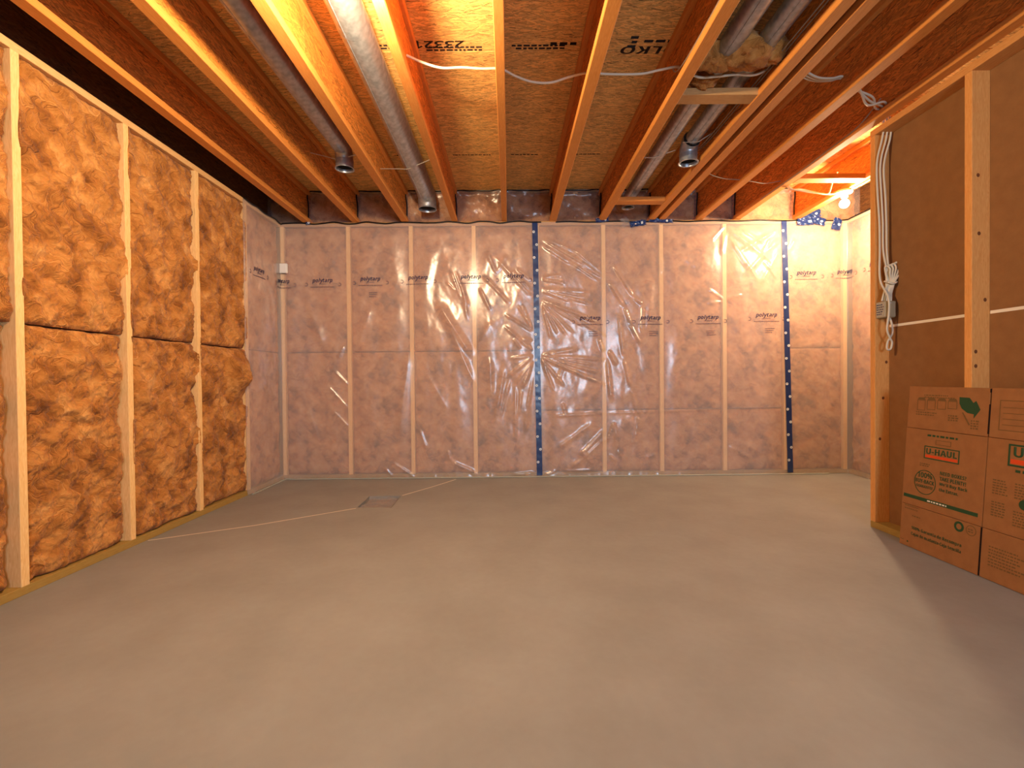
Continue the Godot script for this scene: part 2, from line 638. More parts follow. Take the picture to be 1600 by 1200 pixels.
func bars(mb: MB, rows: int, cx: float, cy: float, wid: float, hgt: float, gap: float, sd: int) -> MB:   # print too small to read
	var rng := RandomNumberGenerator.new()
	rng.seed = sd
	for r in rows:
		var x := cx - wid * 0.5
		var end := cx + wid * 0.5 - (rng.randf() * wid * 0.25 if rows > 1 else 0.0)
		while x < end - 0.004:
			var l := minf(rng.randf_range(0.35, 1.0) * hgt * 2.6, end - x)
			var y := cy - r * (hgt + gap)
			mb.prism(PackedVector2Array([Vector2(x, y), Vector2(x + l, y), Vector2(x + l, y + hgt), Vector2(x, y + hgt)]), 0.0, 0.0004)
			x += l + hgt * 0.7
	return mb

func ring(r0: float, r1: float, cx: float, cy: float, sides := 20, from := 0.0, to := TAU) -> PackedVector2Array:
	var p := PackedVector2Array()
	for k in sides + 1:
		var a := from + (to - from) * k / sides
		p.append(Vector2(cx + cos(a) * r1, cy + sin(a) * r1))
	for k in sides + 1:
		var a := to - (to - from) * k / sides
		p.append(Vector2(cx + cos(a) * r0, cy + sin(a) * r0))
	return p

func mesh_of(mb: MB, m: Material, where: Callable) -> ArrayMesh:
	for i in mb.v.size():
		mb.v[i] = where.call(mb.v[i])
	return mb.mesh(m)

func film_print(f: Film, sheet: Node3D, s: float, y: float, block: bool, wide := 1.0) -> void:
	var onto := func(p: Vector3) -> Vector3: return f.pos(s + p.x * wide, y + p.y, 0.0016 + p.z)
	put("print", laid(letters("polytarp", 0.037, true, 0.22), M.ink, onto), sheet)
	put("small_print", laid(letters("products", 0.014, false), M.ink_soft, func(p: Vector3) -> Vector3: return f.pos(s + p.x * wide, y - 0.032 + p.y, 0.0016 + p.z)), sheet)
	put("small_print", mesh_of(bars(MB.new(), 1, 0.0, -0.066, 0.24, 0.007, 0, int(s * 100.0) + 900), M.ink_soft, onto), sheet)
	for sg in [-1.0, 1.0]:
		put("print_mark", mesh_of(MB.new().prism(ring(0.012, 0.017, sg * 0.165, -0.038, 14, -2.4, 2.2), 0, 0.0004), M.ink_soft, onto), sheet)
	if block:
		put("small_print", mesh_of(bars(MB.new(), 3, 0.03, -0.135, 0.09, 0.007, 0.012, int(s * 100.0) + 77), M.ink_soft, onto), sheet)

# ------------------------------------------------------------------ the scene
func _ready() -> void:
	var cam := Camera3D.new()
	cam.name = "camera"
	add_child(cam)
	cam.keep_aspect = Camera3D.KEEP_HEIGHT
	cam.fov = 2.0 * rad_to_deg(atan(600.0 / 743.4))
	cam.near = 0.02
	cam.transform = Transform3D(Basis(Vector3.UP, -0.0066) * Basis(Vector3.RIGHT, -0.0112) * Basis(Vector3.BACK, -0.0094), Vector3(2.159, 0.940, 4.555))
	cam.current = true

	var env := Environment.new()
	env.background_mode = Environment.BG_SKY
	var sky := Sky.new()
	var sm := ProceduralSkyMaterial.new()
	sm.sky_top_color = Color(0.62, 0.72, 0.88)
	sm.sky_horizon_color = Color(0.86, 0.90, 0.95)
	sm.ground_horizon_color = Color(0.55, 0.56, 0.55)
	sm.ground_bottom_color = Color(0.35, 0.36, 0.34)
	sm.sky_energy_multiplier = 1.0
	sky.sky_material = sm
	env.sky = sky
	env.tonemap_mode = Environment.TONE_MAPPER_LINEAR
	env.tonemap_exposure = 1.22
	env.sdfgi_enabled = true
	env.ssao_enabled = true
	env.ssil_enabled = true
	var we := WorldEnvironment.new()
	we.name = "environment"
	we.environment = env
	add_child(we)

	var day := AreaLight3D.new()                    # daylight through the window behind the viewer
	day.name = "window_daylight"
	day.area_size = Vector2(0.96, 0.96)
	day.light_color = Color(0.80, 0.90, 1.0)
	day.light_energy = 8.0
	day.shadow_enabled = true
	day.area_range = 12.0
	day.position = Vector3(3.35, 1.45, ROOM_Z - 0.02)
	add_child(day)

	n_big = noise(61, 5.0, 2)
	n_mid = noise(62, 14.0, 3, 0.03)
	n_fine = noise(63, 45.0, 2)
	make_materials()
	build_shell()
	build_left_wall()
	build_back_wall()
	build_right_wall()
	build_ceiling()
	build_partition()
	build_films()
	lamp("ceiling_bulb", "glowing white bulb in a round porcelain holder, beyond the partition end", Vector3(4.90, CEIL, 0.69), 2.1)
	lamp("ceiling_bulb", "bare bulb in a porcelain holder under the middle joists, just above the viewer", Vector3(1.62, CEIL, 2.85), 3.45)
	build_ducts()
	build_wiring()
	build_carton()
	build_small()

func lamp(called: String, label: String, at: Vector3, energy: float) -> void:
	var t := base(called, at)
	tag(t, label, "light bulb", "bare bulbs in porcelain holders")
	put("lamp_holder", MB.new().lathe([Vector2(0.0, 0.0), Vector2(0.060, 0.0), Vector2(0.060, -0.012), Vector2(0.055, -0.020), Vector2(0.034, -0.026), Vector2(0.026, -0.034), Vector2(0.025, -0.052), Vector2(0.021, -0.054), Vector2(0.0, -0.054)]).mesh(M.porcelain), t)
	var prof := [Vector2(0.0135, -0.050), Vector2(0.014, -0.062), Vector2(0.019, -0.074)]
	for k in 13:
		var a := lerpf(0.62, PI, k / 12.0)
		prof.append(Vector2(0.037 * sin(a), -0.103 + 0.037 * cos(a)))
	put("bulb", MB.new().lathe(prof).mesh(M.glow), t)
	var l := OmniLight3D.new()
	l.name = "bulb_light"
	l.light_color = Color(1.0, 0.87, 0.69)
	l.light_energy = energy
	l.light_size = 0.033
	l.omni_range = 14.0
	l.omni_attenuation = 2.0
	l.shadow_enabled = true
	l.position = Vector3(0, -0.103, 0)
	t.add_child(l)

func build_shell() -> void:
	# slab with a square pit for the capped drain
	var x0 := -0.3
	var x1 := 5.7
	var z0 := -0.3
	var z1 := ROOM_Z + 0.15
	var pit := PackedVector2Array([Vector2(1.030, 1.045), Vector2(1.022, 0.705), Vector2(1.278, 0.712), Vector2(1.288, 1.062)])
	var c := [Vector3(x0, 0, z1), Vector3(x0, 0, z0), Vector3(x1, 0, z0), Vector3(x1, 0, z1)]
	var p := []
	for q in pit:
		p.append(Vector3(q.x, 0, q.y))
	var mb := MB.new()
	for k in 4:
		var k2 := (k + 1) % 4
		mb.quad(c[k], c[k2], p[k2], p[k], Vector3.UP)
		var a: Vector3 = p[k]
		var b: Vector3 = p[k2]
		mb.quad(a, b, b + Vector3(0, -0.05, 0), a + Vector3(0, -0.05, 0), Vector3(1.15, 0, 0.88) - (a + b) * 0.5)
		var a2: Vector3 = c[k]
		var b2: Vector3 = c[k2]
		mb.quad(a2, b2, b2 + Vector3(0, -0.15, 0), a2 + Vector3(0, -0.15, 0), (a2 + b2) * 0.5 - Vector3(2.7, 0, 3.5))
	mb.quad(p[0] + Vector3(0, -0.05, 0), p[1] + Vector3(0, -0.05, 0), p[2] + Vector3(0, -0.05, 0), p[3] + Vector3(0, -0.05, 0), Vector3.UP)
	mb.quad(c[0] + Vector3(0, -0.15, 0), c[1] + Vector3(0, -0.15, 0), c[2] + Vector3(0, -0.15, 0), c[3] + Vector3(0, -0.15, 0), Vector3.DOWN)
	var fl := put("floor", mb.mesh(M.slab))
	structure(fl, "smooth trowelled grey concrete floor slab", "floor")
	for run in [[Vector2(0.01, 1.73), Vector2(0.50, 1.455), Vector2(1.03, 1.07)], [Vector2(1.285, 0.70), Vector2(1.48, 0.40), Vector2(1.655, 0.10)]]:
		var jm := MB.new()
		for k in run.size() - 1:
			var a: Vector2 = run[k]
			var b: Vector2 = run[k + 1]
			var s := (b - a).orthogonal().normalized() * 0.007
			jm.quad(Vector3(a.x + s.x, 0.0008, a.y + s.y), Vector3(b.x + s.x, 0.0008, b.y + s.y), Vector3(b.x - s.x, 0.0008, b.y - s.y), Vector3(a.x - s.x, 0.0008, a.y - s.y), Vector3.UP)
		put("filled_crack", jm.mesh(M.joint), fl).set_meta("label", "pale filled crack line across the slab")

	# front wall behind the viewer, with a window
	var wf := base("wall_front")
	structure(wf, "plain painted wall behind the viewer with one window")
	bx("panel", Vector3(-0.3, 0, ROOM_Z), Vector3(2.85, DECK, ROOM_Z + 0.15), M.wall_paint, wf)
	bx("panel", Vector3(3.85, 0, ROOM_Z), Vector3(5.7, DECK, ROOM_Z + 0.15), M.wall_paint, wf)
	bx("panel", Vector3(2.85, 0, ROOM_Z), Vector3(3.85, 0.95, ROOM_Z + 0.15), M.wall_paint, wf)
	bx("panel", Vector3(2.85, 1.95, ROOM_Z), Vector3(3.85, DECK, ROOM_Z + 0.15), M.wall_paint, wf)
	var wn := base("window_1")
	structure(wn, "white framed window in the wall behind the viewer", "window")
	for q in [[2.85, 0.95, 2.90, 1.95], [3.80, 0.95, 3.85, 1.95], [2.90, 0.95, 3.80, 1.0], [2.90, 1.90, 3.80, 1.95]]:
		bx("window_frame", Vector3(q[0], q[1], ROOM_Z + 0.04), Vector3(q[2], q[3], ROOM_Z + 0.12), M.white, wn)
	bx("pane", Vector3(2.90, 1.0, ROOM_Z + 0.075), Vector3(3.80, 1.90, ROOM_Z + 0.081), M.pane, wn, 0.0)

func batt(called: String, label: String, group: String, mesh: ArrayMesh, at: Vector3, turn: float) -> void:
	var o := put(called, mesh)
	o.position = at
	o.rotation.y = turn
	tag(o, label, "insulation", group)

func build_left_wall() -> void:
	var w := base("wall_left")
	structure(w, "left exterior wall of pale studs filled with brown fibreglass batts")
	bx("foundation", Vector3(-0.30, 0, -0.30), Vector3(-0.145, CEIL, ROOM_Z), M.concrete, w)
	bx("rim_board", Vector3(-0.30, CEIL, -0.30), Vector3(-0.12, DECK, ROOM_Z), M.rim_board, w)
	bx("bottom_plate", Vector3(-0.14, 0, 0.0), Vector3(0, 0.038, ROOM_Z), M.treated, w)
	bx("top_plate", Vector3(-0.14, CEIL - 0.038, 0.0), Vector3(0, CEIL, ROOM_Z), M.lumber_z, w)
	var k := 0
	var z := 0.6035
	while z < ROOM_Z - 0.1:
		bx("stud", Vector3(-0.14, 0.038, z - 0.019), Vector3(0.0, CEIL - 0.038, z + 0.019), M.stud, w)
		z += 0.6096
		k += 1
	var names := ["behind clear film at the corner", "beside the clear film edge", "second bay from the film edge", "third bay from the film edge", "at the left picture edge"]
	for i in 5:
		var a := 0.02 if i == 0 else 0.6035 - 0.6096 + 0.6096 * i + 0.019
		var b := 0.6035 + 0.6096 * i - 0.019
		var wid := b - a
		var fine := 0.008 if i > 0 and i < 5 else 0.014
		var extra_low := [[wid - 0.0, 0, 0.03, 0.03, 1]]         # the low batts are pressed back beside the stud further from the viewer
		var extra_up := []
		if i == 1:
			extra_low = [[wid * 0.82, 0.98, 0.17, 0.075], [wid * 0.25, 0.9, 0.16, 0.02]]
			extra_up = [[wid * 0.8, 0.2, 0.2, 0.012]]
		if i == 2:
			extra_low = [[wid * 0.05, 0.85, 0.14, 0.03], [wid * 0.6, 0.5, 0.2, 0.015]]
			extra_up = [[wid * 0.1, 0.7, 0.16, 0.025]]
		if i == 4:
			extra_low = [[wid, 0, 0.035, 0.06, 1], [wid * 0.4, 0.7, 0.3, 0.02]]
		if i == 3:
			extra_low = [[wid, 0, 0.03, 0.04, 1], [wid * 0.5, 0.9, 0.2, 0.016]]
		var mt: Material = M.batt_pressed if i == 0 else M.batt
		batt("insulation_batt", "brown fibreglass batt low on the left wall, " + names[i], "batts of the left wall", batt_mesh(wid, 1.165, 0.10, 10 + i, fine, mt, 0.5 if i == 0 else 1.0, extra_low if i > 0 else [], 0.010 if i == 1 or i == 2 else 0.0), Vector3(-0.012 if i > 0 else -0.022, 0.040, b), PI / 2)
		batt("insulation_batt", "brown fibreglass batt high on the left wall, " + names[i], "batts of the left wall", batt_mesh(wid, 1.193, 0.10, 30 + i, fine, mt, 0.5 if i == 0 else 1.0, extra_up, 0.012 if i > 0 and i < 4 else 0.0), Vector3(-0.010 if i > 0 else -0.022, 1.208, b), PI / 2)

const BACK_STUDS := [0.012, 0.640, 1.237, 1.836, 2.440, 3.075, 3.628, 4.235, 4.822, 5.395]

func build_back_wall() -> void:
	var w := base("wall_back")
	structure(w, "back exterior wall of pale studs and brown batts under clear film")
	bx("foundation", Vector3(-0.145, 0, -0.30), Vector3(5.57, CEIL, -0.145), M.concrete, w)
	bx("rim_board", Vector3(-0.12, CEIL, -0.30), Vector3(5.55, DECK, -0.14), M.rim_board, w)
	bx("bottom_plate", Vector3(0, 0, -0.14), Vector3(5.42, 0.038, 0), M.treated_x, w)
	bx("top_plate", Vector3(0, CEIL - 0.038, -0.14), Vector3(5.42, CEIL, 0), M.lumber_x, w)
	for x in BACK_STUDS:
		bx("stud", Vector3(x - 0.019, 0.038, -0.14), Vector3(x + 0.019, CEIL - 0.038, 0.0), M.stud, w)
	bx("rim_blocking", Vector3(2.80, CEIL, -0.14), Vector3(2.84, DECK, -0.062), M.stud, w)
	bx("rim_blocking", Vector3(0.40, CEIL, -0.14), Vector3(0.44, DECK, -0.062), M.stud_warm, w)
	for i in 9:
		var a: float = BACK_STUDS[i] + 0.019
		var wid: float = BACK_STUDS[i + 1] - 0.019 - a
		var seam := 1.21 if i < 4 or i > 7 else 0.632
		for up in [false, true]:
			var y0: float = seam + 0.003 if up else 0.040
			var hh: float = (CEIL - 0.040 - y0) if up else seam - 0.043
			batt("insulation_batt", "brown batt under film, back wall, %s row, %s bay from the left corner" % ["upper" if up else "lower", ORD[i]], "batts of the back wall", batt_mesh(wid, hh, 0.10, 50 + i * 2 + int(up), 0.014, M.batt_pressed, 0.55), Vector3(a, y0, -0.020), 0.0)

func build_right_wall() -> void:
	var w := base("wall_right")
	structure(w, "right exterior wall of studs and brown batts under clear film, beyond the partition")
	bx("foundation", Vector3(RIGHT_X + 0.145, 0, -0.30), Vector3(5.70, CEIL, ROOM_Z), M.concrete, w)
	bx("rim_board", Vector3(RIGHT_X + 0.12, CEIL, -0.30), Vector3(5.70, DECK, ROOM_Z), M.rim_board, w)
	bx("bottom_plate", Vector3(RIGHT_X, 0, 0), Vector3(RIGHT_X + 0.14, 0.038, ROOM_Z), M.treated, w)
	bx("top_plate", Vector3(RIGHT_X, CEIL - 0.038, 0), Vector3(RIGHT_X + 0.14, CEIL, ROOM_Z), M.lumber_z, w)
	var z := 0.60
	while z < ROOM_Z - 0.1:
		bx("stud", Vector3(RIGHT_X, 0.038, z - 0.019), Vector3(RIGHT_X + 0.14, CEIL - 0.038, z + 0.019), M.stud, w)
		z += 0.6096
	for i in 3:
		var a := 0.02 if i == 0 else 0.619 + 0.6096 * (i - 1)
		var b := 0.581 + 0.6096 * i
		batt("insulation_batt", "tall brown batt on the right wall beyond the partition, %s bay from the corner" % ORD[i], "batts of the right wall", batt_mesh(b - a, CEIL - 0.08, 0.10, 80 + i, 0.02, M.batt_pressed, 0.5), Vector3(RIGHT_X + 0.020, 0.040, a), -PI / 2)

# x of the middle of each joist and its flange width
const JOISTS := [[0.250, 0.066], [0.716, 0.064], [1.184, 0.064], [1.657, 0.052], [2.131, 0.046], [2.595, 0.062], [3.066, 0.064], [3.536, 0.060], [3.632, 0.060], [3.990, 0.062], [4.352, 0.060], [4.925, 0.064]]

func build_ceiling() -> void:
	var c := base("ceiling")
	structure(c, "strand board deck above the joists", "ceiling")
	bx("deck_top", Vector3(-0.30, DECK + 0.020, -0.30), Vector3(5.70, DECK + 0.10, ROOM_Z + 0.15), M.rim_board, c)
	var zs := [-0.14, 0.698, 1.918, 3.138, 4.358, 5.578, ROOM_Z + 0.1]
	for r in 6:
		var x := -0.14
		var nxt := 1.66 if r % 2 == 0 else 2.60
		while x < 5.5:
			var x2 := minf(nxt, 5.56)
			bx("osb_panel", Vector3(x + 0.0015, DECK, zs[r] + 0.0015), Vector3(x2 - 0.0015, DECK + 0.018, zs[r + 1] - 0.0015), M.osb, c, 0.002)
			x = x2
			nxt += 2.44
	# stamps on the deck, upside down to the viewer
	for s in [["23321", 1.80, 1.972, 0.060, true, 1.25], ["TOLKO", 2.985, 1.922, 0.062, true, 1.5]]:
		var xx: float = s[1]
		var zz: float = s[2]
		put("stamp", laid(letters(s[0], s[3], s[4], 0.1, 0.0004, s[5]), M.stamp, func(p: Vector3) -> Vector3: return Vector3(xx - p.x, DECK - 0.0003 + p.z * 0.5, zz - p.y)), c)
	var rows := [[1.85, 1.935, 0.36, 2, 0.013], [2.33, 1.945, 0.30, 2, 0.013], [2.47, 1.985, 0.14, 1, 0.022], [2.84, 1.96, 0.05, 3, 0.02], [3.0, 2.0, 0.20, 1, 0.02], [1.50, 1.95, 0.10, 2, 0.013], [1.88, 0.715, 0.30, 1, 0.012], [2.30, 0.715, 0.22, 1, 0.012], [2.80, 0.715, 0.22, 1, 0.012], [1.32, 0.715, 0.12, 1, 0.012], [0.52, 1.50, 0.16, 2, 0.02]]
	for k in rows.size():
		var q: Array = rows[k]
		put("stamp", mesh_of(bars(MB.new(), q[3], 0, 0, q[2], q[4], q[4] * 0.7, 300 + k), M.stamp, func(p: Vector3) -> Vector3: return Vector3(q[0] - p.x, DECK - p.z - 0.0002, q[1] - p.y)), c)

	var proto := {}
	for i in JOISTS.size():
		var wid: float = JOISTS[i][1]
		var t: Node3D
		if proto.has(wid):
			t = (proto[wid] as Node3D).duplicate()
			t.name = numbered("floor_joist")
			add_child(t)
		else:
			t = base("floor_joist")
			var h := wid * 0.5
			bx("bottom_flange", Vector3(-h, 0, -0.10), Vector3(h, 0.038, ROOM_Z - 0.01), M.flange, t, 0.003)
			bx("top_flange", Vector3(-h, DECK - CEIL - 0.038, -0.10), Vector3(h, DECK - CEIL - 0.0005, ROOM_Z - 0.01), M.flange, t, 0.003)
			var zz := [-0.10, 1.02, 2.24, 3.46, 4.68, 5.90, ROOM_Z - 0.01]
			for k in 6:
				bx("web", Vector3(-0.005, 0.036, zz[k] + 0.001), Vector3(0.005, DECK - CEIL - 0.036, zz[k + 1] - 0.001), M.web, t, 0.001)
			proto[wid] = t
		t.position = Vector3(JOISTS[i][0], CEIL, 0)
		var which := "%s from the left wall" % ORD[i]
		if i == 4:
			which = "the narrow one straight overhead"
		if i == 7:
			which = "left one of the close pair"
		if i == 8:
			which = "right one of the close pair"
		if i == 10:
			which = "running just above the partition top plate"
		if i == 11:
			which = "beyond the partition, carrying the lit bulb"
		tag(t, "wooden I-joist with strand board web, " + which, "joist", "floor joists overhead")

	# batts and film stuffed between the joist ends at the rim
	var xs := [-0.12]
	for j in JOISTS:
		xs.append(j[0])
	xs.append(5.54)
	for i in xs.size() - 1:
		var a: float = xs[i] + (0.012 if i > 0 else 0.0)
		var b: float = xs[i + 1] - (0.012 if i < xs.size() - 2 else 0.0)
		if b - a < 0.15:
			continue
		var spot := "left of the first joist" if i == 0 else ("right of the last joist" if i == xs.size() - 2 else "right of the %s joist" % ORD[i - 1])
		batt("rim_batt", "short brown batt at the back wall top, " + spot, "rim batts", batt_mesh(b - a, DECK - CEIL - 0.006, 0.05, 100 + i, 0.018, M.batt_pressed, 0.7), Vector3(a, CEIL + 0.003, -0.055), 0.0)
		var wid := b - a
		var hh := DECK - CEIL - 0.004
		var sd := i * 2.3
		var pm := MB.new().grid(int(wid / 0.015), 20, func(p: int, q: int) -> Vector3:
			var x := wid * p / int(wid / 0.015)
			var y := hh * q / 20
			var e := smoothstep(0.0, 0.05, minf(minf(x, wid - x), minf(y, hh - y)))
			return Vector3(x, y, e * (0.008 + 0.010 * n_big.get_noise_2d(x + sd, y) + 0.006 * n_mid.get_noise_2d(x * 0.8 + sd, y * 0.8)) + 0.03 * (1.0 - e)))
		var t := base("rim_film", Vector3(a, CEIL + 0.002, -0.032))
		tag(t, "clear film patch at the back wall top, " + spot, "plastic film", "film patches in the joist bays")
		put("sheet", pm.mesh(M.film_dull), t)
		if i > 0 and i < xs.size() - 2:
			var bead := curve([Vector3(0.006, 0.004, 0.03), Vector3(0.008, hh * 0.5, 0.032), Vector3(0.006, hh - 0.012, 0.03), Vector3(wid * 0.3, hh - 0.008, 0.031), Vector3(wid * 0.7, hh - 0.010, 0.031), Vector3(wid - 0.008, hh - 0.012, 0.03), Vector3(wid - 0.008, hh * 0.4, 0.031), Vector3(wid - 0.008, 0.004, 0.03)], 6)
			put("sealant_bead", MB.new().tube(bead, 0.006, 6).mesh(M.sealant), t)

	# blocking
	var bl := bx("blocking", Vector3(3.082, CEIL + 0.006, 1.915), Vector3(3.522, CEIL + 0.044, 2.004), M.lumber_x)
	tag(bl, "flat grey-brown wood block between joists crossing under the two thin ducts", "blocking", "flat blocks between joists")
	var bl2 := bx("blocking", Vector3(3.082, CEIL + 0.004, 0.40), Vector3(3.522, CEIL + 0.042, 0.489), M.flange_x)
	tag(bl2, "flat wood block near the back wall, at the far end of the thin duct", "blocking", "flat blocks between joists")
	var ib := bx("blocking", Vector3(4.386, CEIL + 0.002, 0.845), Vector3(4.890, CEIL + 0.040, 0.934), M.flange_x)
	tag(ib, "flat wood block set crosswise just before the lit bulb, beyond the partition", "blocking", "flat blocks between joists")

func build_partition() -> void:
	var w := base("wall_partition")
	structure(w, "unfinished stud partition on the right, brown drywall paper showing between studs")
	var x2 := PART_X + 0.089
	bx("bottom_plate", Vector3(PART_X, 0, 1.62), Vector3(x2, 0.038, ROOM_Z), M.treated, w)
	bx("top_plate", Vector3(PART_X, CEIL - 0.038, 1.62), Vector3(x2, CEIL, ROOM_Z), M.plate_warm, w)
	var z := 1.62
	while z < ROOM_Z - 0.05:
		var s := bx("stud", Vector3(PART_X, 0.038, z), Vector3(x2, CEIL - 0.038, z + 0.038), M.stud_warm, w)
		if z < 2.5:
			for q in ([[0.03, 0.55], [0.05, 0.80], [0.07, 1.02], [0.02, 1.30]] if z < 2.0 else [[0.020, 1.05], [0.035, 1.62], [0.030, 1.90], [0.065, 1.30], [0.02, 0.98]]):
				put("knot", MB.new().lathe([Vector2(0.0, 0.0005), Vector2(0.006, 0.0004), Vector2(0.008, 0.0)], 14, Transform3D(Basis(Vector3.RIGHT, PI / 2).scaled(Vector3(1, 1.2, 1)), Vector3(PART_X + q[0], q[1], z + 0.038))).mesh(M.knot), s)
		z += 0.608
	for r in [[1.62, 2.86], [2.86, 5.30], [5.30, ROOM_Z]]:
		bx("drywall_panel", Vector3(x2, 0.010, r[0] + 0.002), Vector3(x2 + 0.0127, 1.236, r[1] - 0.002), M.paper, w)
	for r in [[1.62, 4.06], [4.06, 6.5], [6.5, ROOM_Z]]:
		bx("drywall_panel", Vector3(x2, 1.244, r[0] + 0.002), Vector3(x2 + 0.0127, CEIL, r[1] - 0.002), M.paper, w)
	bx("joint_tape", Vector3(x2 - 0.0006, 1.232, 1.662), Vector3(x2 + 0.001, 1.247, 2.226), M.tape_paper, w, 0.0).set_meta("label", "pale strip at the drywall joint")
	bx("joint_tape", Vector3(x2 - 0.0006, 1.232, 2.268), Vector3(x2 + 0.001, 1.247, 2.834), M.tape_paper, w, 0.0).set_meta("label", "pale strip at the drywall joint")

func tape_strip(label: String, at: float, slant: float, f: Film, y0: float, y1: float) -> void:
	var t := base("sheathing_tape")
	tag(t, label, "tape", "blue tape over the film seams")
	var ny := 160
	var onto := func(s: float, y: float, off: float) -> Vector3:
		var p := f.pos(s, y, off)
		return p
	var strip := put("strip", MB.new().grid(6, ny, func(i: int, j: int) -> Vector3:
		var y := lerpf(y0, y1, float(j) / ny)
		var s := at - slant * y + (i - 3) * 0.0088
		return onto.call(s, y, 0.003 + 0.0022 * (0.5 + n_mid.get_noise_2d(s * 0.6, y * 0.8)))).mesh(M.blue_tape), t)
	var y := y1 - 0.10
	var k := 0
	while y > y0 + 0.05:
		var sg := -1.0 if k % 2 == 0 else 1.0
		put("logo_dot", mesh_of(MB.new().prism(ring(0.0045, 0.0125, at - slant * y + sg * 0.013, y, 14, 0.0, TAU - 0.02), 0, 0.0003), M.tape_print, func(p: Vector3) -> Vector3: return onto.call(p.x, p.y, 0.0062 + p.z)), strip)
		y -= 0.122
		k += 1

func tape_patch(label: String, at: Vector3, wid: float, hgt: float, turn: float, sd: int, m: Material = null) -> void:
	var rng := RandomNumberGenerator.new()
	rng.seed = sd
	var nz := noise(sd, 9.0, 2)
	var rag := PackedFloat32Array()
	for i in 40:
		rag.append(rng.randf_range(0.75, 1.0))
	var b := Basis(Vector3.BACK, turn)
	var mb := MB.new().grid(16, 10, func(i: int, j: int) -> Vector3:
		var x := (i / 16.0 - 0.5) * wid * rag[j]
		var y := (j / 10.0 - 0.5) * hgt * rag[16 + i]
		return b * Vector3(x, y, 0.010 + 0.012 * nz.get_noise_2d(x * 3.0 + sd, y * 3.0)))
	var t := base("tape_piece", at)
	tag(t, label, "tape", "short tape pieces along the top plate")
	var patch := put("patch", mb.mesh(m if m else M.blue_tape), t)
	if m == null:
		put("logo_dot", mesh_of(MB.new().prism(ring(0.004, 0.010, wid * 0.22, 0.0, 14, 0.0, TAU - 0.02), 0, 0.0003), M.tape_print, func(p: Vector3) -> Vector3: return b * Vector3(p.x, p.y, 0.0125 + 0.012 * nz.get_noise_2d(p.x * 3.0 + sd, p.y * 3.0) + p.z)), patch)

